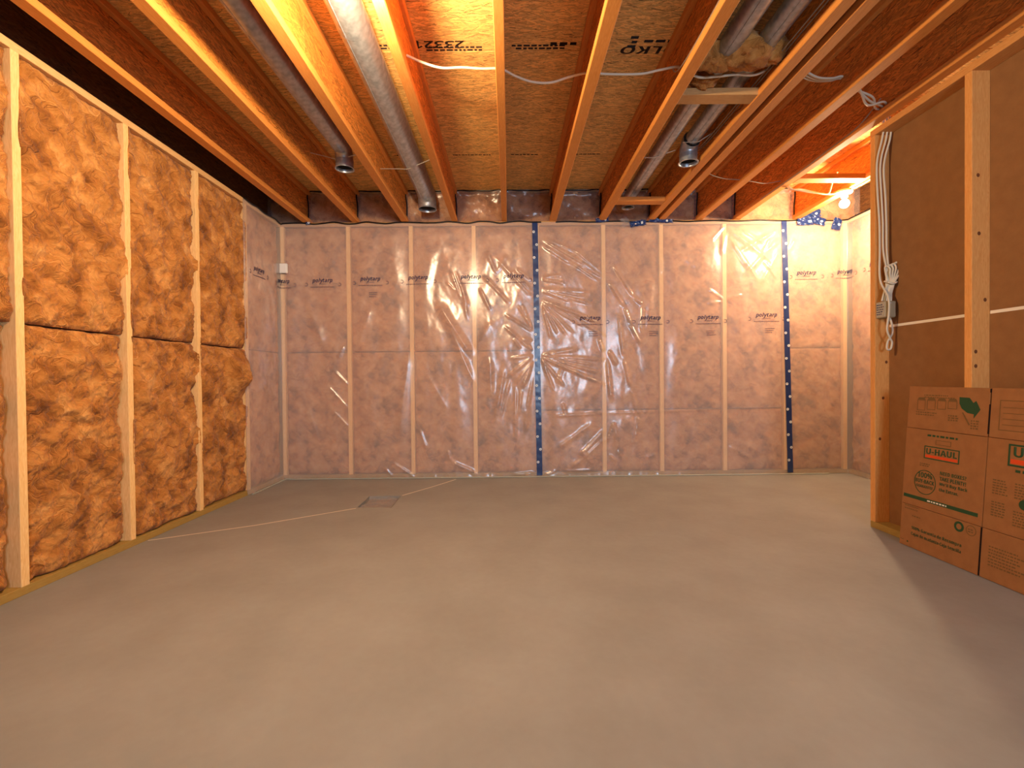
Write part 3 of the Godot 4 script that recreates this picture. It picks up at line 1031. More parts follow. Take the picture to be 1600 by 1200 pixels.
func build_films() -> void:
	var nz := noise(71, 2.2, 3)
	var L := Film.new()
	L.side = -1
	L.setup(-0.648, 2.432, 0.0105, [-0.6035, -0.01, 0.012, 0.64, 1.237, 1.836, 2.44], nz)
	creases(L, [[0.23,1.79,0.41,1.24,5,12],[0.59,1.27,0.54,1.14,1.5,6],[0.49,1.04,0.63,0.89,1.5,7],[0.42,0.91,0.63,0.66,1.5,6],[0.47,0.66,0.63,0.49,1.5,6],[1.21,1.23,1.11,0.35,5,10],[1.48,1.69,1.82,1.14,3.5,14],[1.52,1.63,1.83,0.89,3,8],[1.61,1.99,1.72,1.69,1.5,5],[1.66,1.97,1.78,1.63,1.5,6],[1.72,1.87,1.77,1.50,1.5,5],[1.57,1.87,1.66,1.78,1,4],[1.89,1.81,1.99,1.59,1.2,7],[1.92,1.93,2.18,1.65,1.5,7],[1.96,2.16,2.05,1.94,1.3,7],[2.05,1.94,2.15,2.12,1.3,4],[2.03,2.11,2.42,1.68,2,5],[2.20,1.97,2.40,1.76,1.2,8],[2.24,1.99,2.42,1.85,1.2,7],[2.25,1.64,2.42,1.36,1.2,8],[2.29,1.65,2.42,1.33,1,7],[2.12,1.56,2.42,1.37,1.2,6],[2.11,1.45,2.42,1.18,1.5,7],[2.29,1.32,2.42,1.30,1.2,7],[2.21,1.32,2.27,1.22,1.2,7],[2.42,1.18,2.13,0.94,1.5,8],[2.42,1.16,2.28,0.84,1.2,9],[2.28,0.84,2.25,0.58,1.2,7]])
	creases(L, [[2.42,1.09,2.33,0.64,1.2,9],[2.33,0.64,2.31,0.42,1.3,8],[2.42,1.14,2.22,0.89,1.2,8],[2.22,0.89,2.22,0.34,1.2,6],[1.98,1.15,1.99,0.76,2.5,8],[2.12,1.06,2.02,0.51,2.5,8],[2.17,0.95,2.07,0.55,1.5,5],[1.30,0.47,1.37,0.27,2,8],[1.57,0.26,1.60,0.15,1.3,9],[1.60,0.15,1.84,0.04,2,9],[0.97,0.10,1.04,0.01,1.3,7],[1.04,0.15,1.25,0.01,1.5,7],[2.18,0.02,2.41,0.04,1.3,6],[1.38,0.99,1.57,0.65,3,4],[0.17,0.91,0.35,0.35,4,6],[0.85,1.63,0.73,1.27,4,5],[2.16,1.13,2.42,1.16,1.2,6],[1.85,1.23,2.01,1.50,3,5]])
	L.hold(2.441, 0.0104, 0.028)
	var sheet := base("vapour_barrier")
	tag(sheet, "clear plastic film from the left wall round the corner to the first blue tape", "plastic film", "clear film over the batts")
	put("sheet", L.mesh(M.film), sheet)
	for q in [[-0.42, 1.900], [0.004, 1.885], [0.399, 1.890], [0.852, 1.902], [1.307, 1.911], [1.808, 1.915], [2.215, 1.918]]:
		film_print(L, sheet.get_child(0), q[0], q[1], absf(q[0] - 0.852) < 0.1, 0.95 if q[0] > 0.1 else 0.8)

	var C := Film.new()
	C.setup(2.432, 4.806, 0.0105, [2.44, 3.075, 3.628, 4.235, 4.822], nz)
	creases(C, [[2.48,2.27,3.06,1.92,1.5,9],[2.48,2.23,3.03,1.86,1.2,7],[2.48,2.21,2.76,2.02,1,6],[2.81,2.14,3.08,1.93,1.2,7],[2.84,2.02,3.07,1.90,1.2,6],[2.50,2.28,2.93,2.09,1.2,5],[2.48,1.90,2.67,1.92,1,7],[2.48,1.89,2.70,1.84,1,7],[2.48,1.88,2.64,1.86,1,5],[2.48,1.79,2.91,1.72,1.2,8],[2.48,1.78,2.97,1.64,1.2,8],[2.48,1.77,2.76,1.67,1,7],[2.49,1.80,2.96,1.75,1.2,6],[2.48,1.69,3.03,1.46,1.3,9],[2.60,1.63,3.03,1.47,1.2,7],[2.48,1.67,2.88,1.43,1,8],[2.56,1.66,3.09,1.33,1.2,7],[2.48,1.66,2.63,1.36,1,8],[2.48,1.66,2.72,1.34,1,8],[2.48,1.65,2.57,1.30,1,7],[2.48,1.68,2.79,1.36,1,7],[2.47,1.16,3.09,1.11,1.3,7],[2.47,1.15,3.05,0.98,1.2,9],[2.47,1.14,3.08,0.87,1.3,9],[2.47,1.14,2.81,0.99,1,7],[2.47,1.13,2.69,0.86,1.3,8],[2.47,1.16,2.83,1.22,1.5,6],[2.47,1.14,2.59,0.81,1.3,7],[2.48,1.16,2.99,1.06,1,7]])
	creases(C, [[3.16,2.02,3.36,1.70,1.3,10],[3.36,1.70,3.44,1.64,1.3,9],[3.44,1.64,3.43,1.36,1.3,9],[3.42,1.26,3.32,1.45,1.5,10],[3.12,1.86,3.27,1.61,1.5,8],[3.27,1.61,3.33,1.45,1.3,8],[3.21,1.55,3.26,1.12,1.3,8],[3.26,1.12,3.32,0.85,1.3,11],[3.32,0.85,3.40,0.57,2,9],[3.12,1.20,3.19,1.06,1.5,8],[3.10,1.13,3.14,0.70,1.8,7],[3.02,1.32,3.06,1.19,1.2,9],[2.59,0.58,3.08,0.60,1,7],[3.08,0.60,4.25,0.63,0.9,5],[4.25,0.63,4.78,0.64,0.9,4],[3.08,0.45,2.82,0.18,2,9],[3.08,0.36,2.73,0.06,2.2,9],[2.96,0.51,2.60,0.26,2,7],[2.86,0.24,2.95,0.11,2,8],[3.17,0.52,3.09,0.32,1.2,10],[3.17,0.50,3.19,0.25,1.3,7],[3.19,0.25,3.27,0.13,1.5,6],[3.40,0.57,3.35,0.30,1.5,7],[2.49,0.01,2.61,0.06,1.2,6],[2.67,0.05,2.99,0.06,1.2,7],[4.24,2.39,4.09,2.23,1.3,6],[4.25,2.34,4.20,2.10,2,6],[4.59,2.12,4.67,2.25,1.2,6],[4.63,2.21,4.76,2.34,1.2,7],[4.65,2.14,4.78,2.25,1.2,7],[4.23,1.67,4.07,1.78,1.3,6],[4.23,1.66,4.06,1.64,1.2,5]])
	creases(C, [[4.23,1.68,4.41,1.72,1.2,5],[4.26,2.36,4.70,2.02,2.5,6],[4.26,2.30,4.56,1.84,2,6],[4.78,2.37,4.36,2.12,2,6],[4.78,2.30,4.40,1.88,2.2,7],[4.78,2.18,4.56,1.80,2,6],[4.76,2.34,4.52,2.22,1.2,6],[4.30,2.22,4.44,1.98,1.4,5],[4.60,2.05,4.74,1.86,1.5,5],[4.40,2.34,4.62,2.20,1.3,5],[4.26,0.28,4.47,0.15,2.5,7],[4.34,0.32,4.65,0.18,3,6],[3.12,0.20,3.18,0.13,1.2,9],[3.47,0.17,3.57,0.21,1.2,8],[2.67,0.71,2.70,0.58,1.2,6],[3.38,0.56,3.41,0.52,1.2,9],[3.64,1.92,3.63,2.10,1.5,5],[3.53,1.86,3.49,1.37,4,5],[2.71,1.13,2.62,0.89,2,5],[3.79,2.10,3.98,1.98,3,4]])
	C.hold(2.441, 0.0104, 0.028)
	C.hold(4.855, 0.0225, 0.028)
	sheet = base("vapour_barrier")
	tag(sheet, "clear wrinkled plastic film on the back wall between the two blue tape strips", "plastic film", "clear film over the batts")
	put("sheet", C.mesh(M.film), sheet)
	for q in [[2.942, 1.512], [3.519, 1.510], [4.072, 1.511], [4.632, 1.528]]:
		film_print(C, sheet.get_child(0), q[0], q[1], true)

	var R := Film.new()
	R.side = 1
	R.turn = RIGHT_X
	R.setup(4.806, 7.4, 0.0125, [4.822, 5.395, 5.43, 6.02, 6.63, 7.24], nz)
	creases(R, [[4.82,2.27,4.84,2.14,1.2,9],[4.91,2.25,4.85,2.14,1.2,9],[5.46,0.10,5.65,0.17,1.3,8],[5.45,0.14,5.65,0.30,1.5,7],[5.37,0.61,5.38,0.12,2,6],[4.96,2.09,5.15,2.21,3,4],[5.02,0.86,5.27,0.61,4,4]])
	R.hold(4.855, 0.0225, 0.028)
	sheet = base("vapour_barrier")
	tag(sheet, "clear plastic film right of the second blue tape, running into the far right corner", "plastic film", "clear film over the batts")
	put("sheet", R.mesh(M.film), sheet)
	for q in [[5.015, 1.926], [5.405, 1.935], [5.80, 1.94]]:
		film_print(R, sheet.get_child(0), q[0], q[1], false, 0.9)

	tape_strip("long navy blue tape strip with white dots down the middle of the back wall", 2.446, 0.0104, C, 0.012, 2.436)
	tape_strip("long navy blue tape strip with white dots right of centre, nearest the lit bulb", 4.858, 0.0225, R, 0.014, 2.43)

	# black acoustic sealant along the top, grey bead at the floor
	var pts := [Vector3(0.012, 2.436, 0.64)]
	for k in 6:
		pts.append(Vector3(0.012, 2.430 + 0.006 * sin(k * 2.1), 0.52 - k * 0.1))
	for k in 26:
		pts.append(Vector3(0.03 + k * 0.098, 2.432 + 0.007 * sin(k * 1.7) + 0.004 * sin(k * 4.1), 0.010))
	tag(put("sealant_bead", MB.new().tube(curve(pts, 4), 0.0065, 6).mesh(M.sealant)), "wavy black sealant bead along the top of the left and back walls", "sealant", "sealant beads")
	pts = []
	for k in 21:
		pts.append(Vector3(2.62 + k * 0.139, 2.428 + 0.004 * sin(k * 1.9), 0.010))
	for k in 6:
		pts.append(Vector3(RIGHT_X - 0.012, 2.43, 0.06 + k * 0.15))
	tag(put("sealant_bead", MB.new().tube(curve(pts, 4), 0.0065, 6).mesh(M.sealant)), "black sealant bead along the wall top towards the right corner", "sealant", "sealant beads")
	pts = [Vector3(0.035, 0.005, 0.62), Vector3(0.033, 0.005, 0.3), Vector3(0.035, 0.005, 0.04)]
	for k in 28:
		pts.append(Vector3(0.08 + k * 0.19, 0.005, 0.036 + 0.004 * sin(k * 2.3)))
	tag(put("sealant_bead", MB.new().tube(curve(pts, 4), 0.009, 6, 0.7).mesh(M.grey_bead)), "pale grey sealant bead along the foot of the filmed walls", "sealant", "sealant beads")

	tape_patch("torn navy tape scrap on the top plate left of the seventh joist end", Vector3(3.06, 2.440, 0.012), 0.14, 0.045, 0.1, 1)
	tape_patch("grey film scrap hanging from the top plate between the seventh joist and the close pair", Vector3(3.28, 2.420, 0.014), 0.09, 0.11, 0.5, 2, M.film_dull)
	tape_patch("ragged dark tape scrap under the thin ducts on the top plate", Vector3(3.40, 2.405, 0.016), 0.17, 0.06, 0.15, 3)
	tape_patch("navy tape piece on the top plate under the close joist pair", Vector3(3.62, 2.430, 0.014), 0.26, 0.04, -0.05, 4)
	tape_patch("crumpled blue tape piece right of the second long strip on the top plate", Vector3(5.00, 2.412, 0.014), 0.17, 0.075, 0.0, 5)
	tape_patch("crumpled blue tape piece under the joist that carries the bulb", Vector3(5.12, 2.420, 0.018), 0.15, 0.09, -0.3, 6)
	tape_patch("small blue tape piece hanging nearest the far right corner", Vector3(5.30, 2.385, 0.016), 0.09, 0.13, -0.3, 7)
	tape_patch("blue tape piece folded up between the joist end and the rim film by the bulb", Vector3(5.06, 2.475, 0.010), 0.20, 0.08, 0.25, 8)
	tape_patch("tiny navy tape bit on the sealant near the left corner", Vector3(0.27, 2.432, 0.012), 0.045, 0.035, 0.2, 9)

func pipe(t: Node3D, a: Vector3, b: Vector3, r: float, called := "pipe") -> void:
	var pp := put(called, MB.new().tube(PackedVector3Array([a, b]), r, 28).mesh(M.duct), t)
	var d := (b - a).normalized()
	var k := 0.35
	while k < a.distance_to(b) - 0.1:
		put("collar", MB.new().tube(PackedVector3Array([a + d * k, a + d * (k + 0.006), a + d * (k + 0.014), a + d * (k + 0.02)]), r, 28, 1.0, PackedFloat32Array([r, r + 0.003, r + 0.003, r]), false).mesh(M.duct), pp)
		k += 1.5
	put("seam", MB.new().tube(PackedVector3Array([a + Vector3(-0.4, -0.91, 0) * r, b + Vector3(-0.4, -0.91, 0) * r]), 0.0035, 6).mesh(M.duct), pp)

func elbow(t: Node3D, from: Vector3, r: float, bend: float, drop: float, flare: float) -> void:
	# from: end of a pipe that runs along -z; turns down in gores, ends in an open collar
	var pts := PackedVector3Array()
	var rad := PackedFloat32Array()
	for k in 5:
		var a := PI / 2 * k / 4.0
		var p := from + Vector3(0, -bend * (1.0 - cos(a)), -bend * sin(a))
		pts.append(p)
		rad.append(r + (0.003 if k % 2 == 1 else 0.001))
	put("elbow", MB.new().tube(pts, r, 28, 1.0, rad, false).mesh(M.duct), t)
	var e := pts[4]
	put("boot", MB.new().lathe([Vector2(r, 0.02), Vector2(r + 0.002, 0), Vector2(r + 0.004, -0.004), Vector2(r + 0.002, -0.008), Vector2(r + 0.002, -drop), Vector2(r + flare, -drop - 0.004), Vector2(r + flare, -drop - 0.008), Vector2(r - 0.002, -drop - 0.006), Vector2(r - 0.003, 0.0)], 32, Transform3D(Basis(), e)).mesh(M.duct), t)
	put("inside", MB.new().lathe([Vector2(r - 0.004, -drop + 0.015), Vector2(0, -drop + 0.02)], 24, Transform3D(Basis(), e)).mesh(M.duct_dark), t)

func hanger(label: String, a: Vector3, b: Vector3, sag: float) -> void:
	var m := (a + b) * 0.5 - Vector3(0, sag, 0)
	tag(put("hanger_strap", MB.new().tube(curve([a, a.lerp(m, 0.6), m, b.lerp(m, 0.6), b]), 0.006, 6, 0.35).mesh(M.strap)), label, "strap", "duct hanger straps")

func build_ducts() -> void:
	var zend := ROOM_Z - 0.02
	var t := base("air_duct")
	tag(t, "round galvanized duct in the bay left of the third joist, ending in an open boot", "duct", "air ducts between the joists")
	pipe(t, Vector3(0.985, 2.615, zend), Vector3(0.985, 2.615, 1.17), 0.068)
	elbow(t, Vector3(0.985, 2.615, 1.17), 0.060, 0.085, 0.055, 0.008)
	t = base("air_duct")
	tag(t, "thick round galvanized duct in the bay right of the third joist, lit from below", "duct", "air ducts between the joists")
	pipe(t, Vector3(1.475, 2.600, zend), Vector3(1.440, 2.600, 0.34), 0.078)
	elbow(t, Vector3(1.440, 2.600, 0.34), 0.078, 0.10, 0.02, 0.004)
	t = base("air_duct")
	tag(t, "thin galvanized duct right of the seventh joist, left one of two, reaching the back wall", "duct", "air ducts between the joists")
	pipe(t, Vector3(3.255, 2.565, zend), Vector3(3.255, 2.565, 0.30), 0.052)
	elbow(t, Vector3(3.255, 2.565, 0.30), 0.052, 0.07, 0.01, 0.004)
	t = base("air_duct")
	tag(t, "thin galvanized duct beside the close joist pair, ending in a dark open boot", "duct", "air ducts between the joists")
	pipe(t, Vector3(3.425, 2.565, zend), Vector3(3.425, 2.565, 1.32), 0.048)
	elbow(t, Vector3(3.425, 2.565, 1.30), 0.058, 0.072, 0.055, 0.010)
	hanger("thin strap under the duct left of the third joist", Vector3(0.730, 2.60, 1.06), Vector3(1.172, 2.56, 1.16), 0.055)
	hanger("thin strap under the thick duct right of the third joist", Vector3(1.196, 2.55, 0.90), Vector3(1.648, 2.58, 1.03), 0.045)
	hanger("thin strap under the left thin duct right of the seventh joist", Vector3(3.078, 2.53, 1.10), Vector3(3.345, 2.535, 1.20), 0.025)
	hanger("thin strap beside the dark open boot by the close joist pair", Vector3(3.345, 2.52, 1.34), Vector3(3.527, 2.55, 1.42), 0.03)
	# scraps of batt and foil wrapped round the thin ducts
	var k := 0
	for q in [[Vector3(3.20, 2.545, 2.16), 0.10, 0.075, "left"], [Vector3(3.36, 2.545, 2.20), 0.12, 0.08, "middle"], [Vector3(3.47, 2.55, 2.20), 0.08, 0.07, "right"], [Vector3(3.21, 2.53, 2.02), 0.075, 0.06, "lower left"]]:
		var sd := k * 5.1
		var rx: float = q[1]
		var ry: float = q[2]
		var mb := MB.new().grid(28, 18, func(i: int, j: int) -> Vector3:
			var a := TAU * i / 28.0
			var b := PI * (j / 18.0 - 0.5)
			var d := Vector3(cos(b) * cos(a), sin(b), cos(b) * sin(a))
			var r := 1.0 + 0.35 * n_big.get_noise_3d(d.x * 0.16 + sd, d.y * 0.16, d.z * 0.16) + 0.25 * n_mid.get_noise_3d(d.x * 0.1 + sd, d.y * 0.1, d.z * 0.1)
			return Vector3(d.x * rx, d.y * ry, d.z * rx * 0.7) * r, true)
		var o := put("insulation_scrap", mb.mesh(M.batt))
		o.position = q[0]
		tag(o, "brown fibreglass scrap tucked round the thin ducts before the nearer block, %s one" % q[3], "insulation", "fibreglass scraps at the ducts")
		k += 1

func cable(called: String, label: String, pts: Array, r: float, m: Material, group := "", flat := 1.0) -> MeshInstance3D:
	var o := put(called, MB.new().tube(curve(pts, 8), r, 8, flat).mesh(m))
	tag(o, label, "cable", group)
	return o

func build_wiring() -> void:
	var g := "electrical cables"
	cable("electric_cable", "white cable hung in a line across the middle joists through their webs", [Vector3(1.66, 2.565, 2.15), Vector3(1.74, 2.553, 2.11), Vector3(1.83, 2.540, 2.09), Vector3(1.93, 2.545, 2.085), Vector3(2.03, 2.545, 2.075), Vector3(2.131, 2.552, 2.06), Vector3(2.21, 2.540, 2.02), Vector3(2.30, 2.528, 1.99), Vector3(2.40, 2.530, 1.98), Vector3(2.50, 2.548, 2.0), Vector3(2.595, 2.556, 2.02), Vector3(2.70, 2.548, 2.02), Vector3(2.87, 2.545, 2.025), Vector3(2.97, 2.553, 2.045), Vector3(3.066, 2.550, 2.07), Vector3(3.15, 2.490, 2.085), Vector3(3.25, 2.486, 2.095), Vector3(3.34, 2.492, 2.10), Vector3(3.44, 2.490, 2.10), Vector3(3.536, 2.54, 2.08), Vector3(3.632, 2.56, 2.06)], 0.0062, M.cable, g)
	for k in 3:
		var o := (k - 1) * 0.020
		var deep := 1.675 + 0.004 * k
		var pts := [Vector3(3.636, 2.570, 2.05 + o * 0.4), Vector3(3.72, 2.555, 2.02 + o), Vector3(3.82, 2.540 - 0.004 * k, 1.99 + o), Vector3(3.92, 2.545, 1.97 + o * 0.5), Vector3(3.99, 2.560, 1.96 + o * 0.4), Vector3(4.08, 2.525 - 0.012 * k, 1.94 + o), Vector3(4.20, 2.490 - 0.01 * k, 1.88 - o), Vector3(4.30, 2.492, 1.82 + o * 1.5), Vector3(4.375, 2.505, 1.76 + o), Vector3(4.425 + o, 2.475, 1.715), Vector3(4.447 + o * 1.1, 2.425, 1.695), Vector3(4.446 + o * 1.2, 2.36, 1.685), Vector3(4.424 + o, 2.26, deep), Vector3(4.416 + o * 0.9, 2.17, deep), Vector3(4.424 + o, 2.02, deep), Vector3(4.432 + o * 0.9, 1.86, deep), Vector3(4.434 + o * 0.9, 1.70, deep)]
		if k == 0:
			pts.append_array([Vector3(4.414, 1.52, 1.68), Vector3(4.412, 1.40, 1.745), Vector3(4.412, 1.30, 1.748), Vector3(4.408, 1.215, 1.74), Vector3(4.428, 1.165, 1.735), Vector3(4.446, 1.135, 1.73), Vector3(4.436, 1.095, 1.73), Vector3(4.416, 1.098, 1.73), Vector3(4.422, 1.140, 1.728), Vector3(4.452, 1.190, 1.725), Vector3(4.456, 1.250, 1.715), Vector3(4.448, 1.305, 1.70)])
		else:
			pts.append_array([Vector3(4.440 + o * 0.6, 1.58, 1.695), Vector3(4.436 + o * 0.5, 1.48, 1.70), Vector3(4.430 + o * 0.8, 1.385, 1.70)])
		cable("electric_cable", "white cable running down the partition end stud, %s" % ["leftmost, looped below the box", "middle one of three", "right one of three"][k], pts, 0.0058, M.cable, "cables down the end stud")
	# coil tied above the box
	var t := base("cable_coil", Vector3(4.462, 1.50, 1.706))
	tag(t, "bundle of white cable folded and tied above the metal box on the end stud", "cable")
	for k in 5:
		var o := (k - 2) * 0.0115
		put("loop", MB.new().tube(curve([Vector3(-0.020 + o * 0.3, -0.115, 0.0), Vector3(-0.008 + o * 0.4, -0.05, 0.004), Vector3(0.0 + o * 0.25, 0.0, 0.010 + o * 0.4), Vector3(0.010 + o * 1.3, 0.050, 0.014), Vector3(0.018 + o * 1.5, 0.084 + o * 0.5, 0.012), Vector3(0.010 + o * 1.5, 0.108 + o * 0.7, 0.004), Vector3(-0.008 + o * 1.1, 0.088, -0.006), Vector3(-0.010 + o * 0.7, 0.045, -0.008), Vector3(-0.014 + o * 0.3, -0.005, -0.002), Vector3(-0.022 + o * 0.9, -0.06, 0.0), Vector3(-0.030 + o * 1.2, -0.115, 0.0)], 7), 0.0056, 8).mesh(M.cable), t)
	put("tie", MB.new().tube(curve([Vector3(-0.034, -0.004, 0.014), Vector3(-0.008, -0.014, 0.022), Vector3(0.018, -0.004, 0.016), Vector3(0.018, 0.004, -0.010), Vector3(-0.008, 0.002, -0.016), Vector3(-0.034, 0.004, -0.008), Vector3(-0.034, -0.004, 0.014)], 5), 0.006, 8).mesh(M.cable), t)
	# device box screwed to the stud
	t = base("electrical_box", Vector3(4.405, 1.285, 1.659))
	tag(t, "small metal electrical box with a printed label screwed to the partition end stud", "electrical box")
	put("body", MB.new().box(Vector3(0, 0, 0), Vector3(0.062, 0.098, 0.072), 0.004).mesh(M.box_plastic), t)
	put("label_plate", MB.new().box(Vector3(-0.002, 0.004, 0.004), Vector3(0.0, 0.094, 0.070), 0.0008).mesh(M.box_metal), t)
	put("small_print", mesh_of(bars(MB.new(), 5, 0.037, 0.075, 0.055, 0.006, 0.008, 44), M.ink_soft, func(p: Vector3) -> Vector3: return Vector3(-0.0022 - p.z, p.y, p.x)), t)
	put("cover_plate", MB.new().box(Vector3(0.004, 0.004, 0.072), Vector3(0.060, 0.094, 0.075), 0.001).mesh(M.box_plastic), t)
	put("screw", MB.new().lathe([Vector2(0, 0.002), Vector2(0.003, 0.0015), Vector2(0.004, 0)], 12, Transform3D(Basis(Vector3.RIGHT, PI / 2), Vector3(0.032, 0.085, 0.075))).mesh(M.strap), t)
	# thin low-voltage wires
	cable("thin_wire", "thin pale wire stapled along the web beside the partition top plate", [Vector3(4.325, 2.540, 1.80), Vector3(4.322, 2.470, 1.62), Vector3(4.318, 2.455, 1.35), Vector3(4.318, 2.445, 1.1), Vector3(4.318, 2.445, 0.85), Vector3(4.318, 2.448, 0.5)], 0.0032, M.cable_grey, g)
	cable("thin_wire", "thin pale wire crossing under the bay right of the close joist pair", [Vector3(3.632, 2.50, 1.0), Vector3(3.69, 2.462, 0.97), Vector3(3.82, 2.455, 0.91), Vector3(3.95, 2.462, 0.87), Vector3(4.07, 2.460, 0.84), Vector3(4.20, 2.465, 0.79), Vector3(4.35, 2.50, 0.75)], 0.0032, M.cable_grey, g)
	cable("thin_wire", "thin pale wire running towards the viewer along the ninth joist's lower edge", [Vector3(4.03, 2.560, 1.96), Vector3(4.026, 2.512, 2.2), Vector3(4.026, 2.490, 2.4), Vector3(4.026, 2.49, 3.0), Vector3(4.02, 2.50, 4.5)], 0.0035, M.cable_grey, g)
	cable("thin_wire", "thin pale wire dropping along the seventh joist near the top of the picture", [Vector3(3.030, 2.545, 2.06), Vector3(3.032, 2.50, 2.12), Vector3(3.034, 2.478, 2.3), Vector3(3.034, 2.478, 2.7), Vector3(3.034, 2.478, 3.6)], 0.0030, M.cable_grey, g)
	for k in 2:
		cable("thin_wire", ["thin wire between the right thin duct and the close joist pair, nearer the duct", "thin wire between the right thin duct and the close joist pair, nearer the joist"][k], [Vector3(3.500 + 0.018 * k, 2.55, 1.15), Vector3(3.498 + 0.018 * k, 2.525, 1.35), Vector3(3.496 + 0.018 * k, 2.52, 1.7), Vector3(3.498 + 0.018 * k, 2.515, 2.2), Vector3(3.498 + 0.018 * k, 2.52, 3.2)], 0.0030, M.cable_grey, g)
	# cables of the far bulb
	cable("electric_cable", "white cable looping from beside the partition to the lit bulb, upper one", [Vector3(4.36, 2.52, 0.72), Vector3(4.43, 2.440, 0.74), Vector3(4.52, 2.436, 0.74), Vector3(4.62, 2.418, 0.73), Vector3(4.72, 2.405, 0.72), Vector3(4.80, 2.412, 0.70), Vector3(4.85, 2.430, 0.69)], 0.0058, M.cable, g)
	cable("electric_cable", "white cable looping from beside the partition to the lit bulb, lower one", [Vector3(4.36, 2.50, 0.76), Vector3(4.42, 2.430, 0.77), Vector3(4.50, 2.412, 0.77), Vector3(4.58, 2.404, 0.76), Vector3(4.67, 2.398, 0.75), Vector3(4.735, 2.400, 0.74), Vector3(4.742, 2.44, 0.76), Vector3(4.740, 2.49, 0.79), Vector3(4.740, 2.53, 0.84)], 0.0058, M.cable, g)
	cable("electric_cable", "white cable leaving the lit bulb towards the partition along the joist", [Vector3(4.92, 2.435, 0.75), Vector3(4.925, 2.428, 0.85), Vector3(4.915, 2.43, 1.0), Vector3(4.90, 2.44, 1.3), Vector3(4.93, 2.43, 2.0)], 0.0058, M.cable, g)

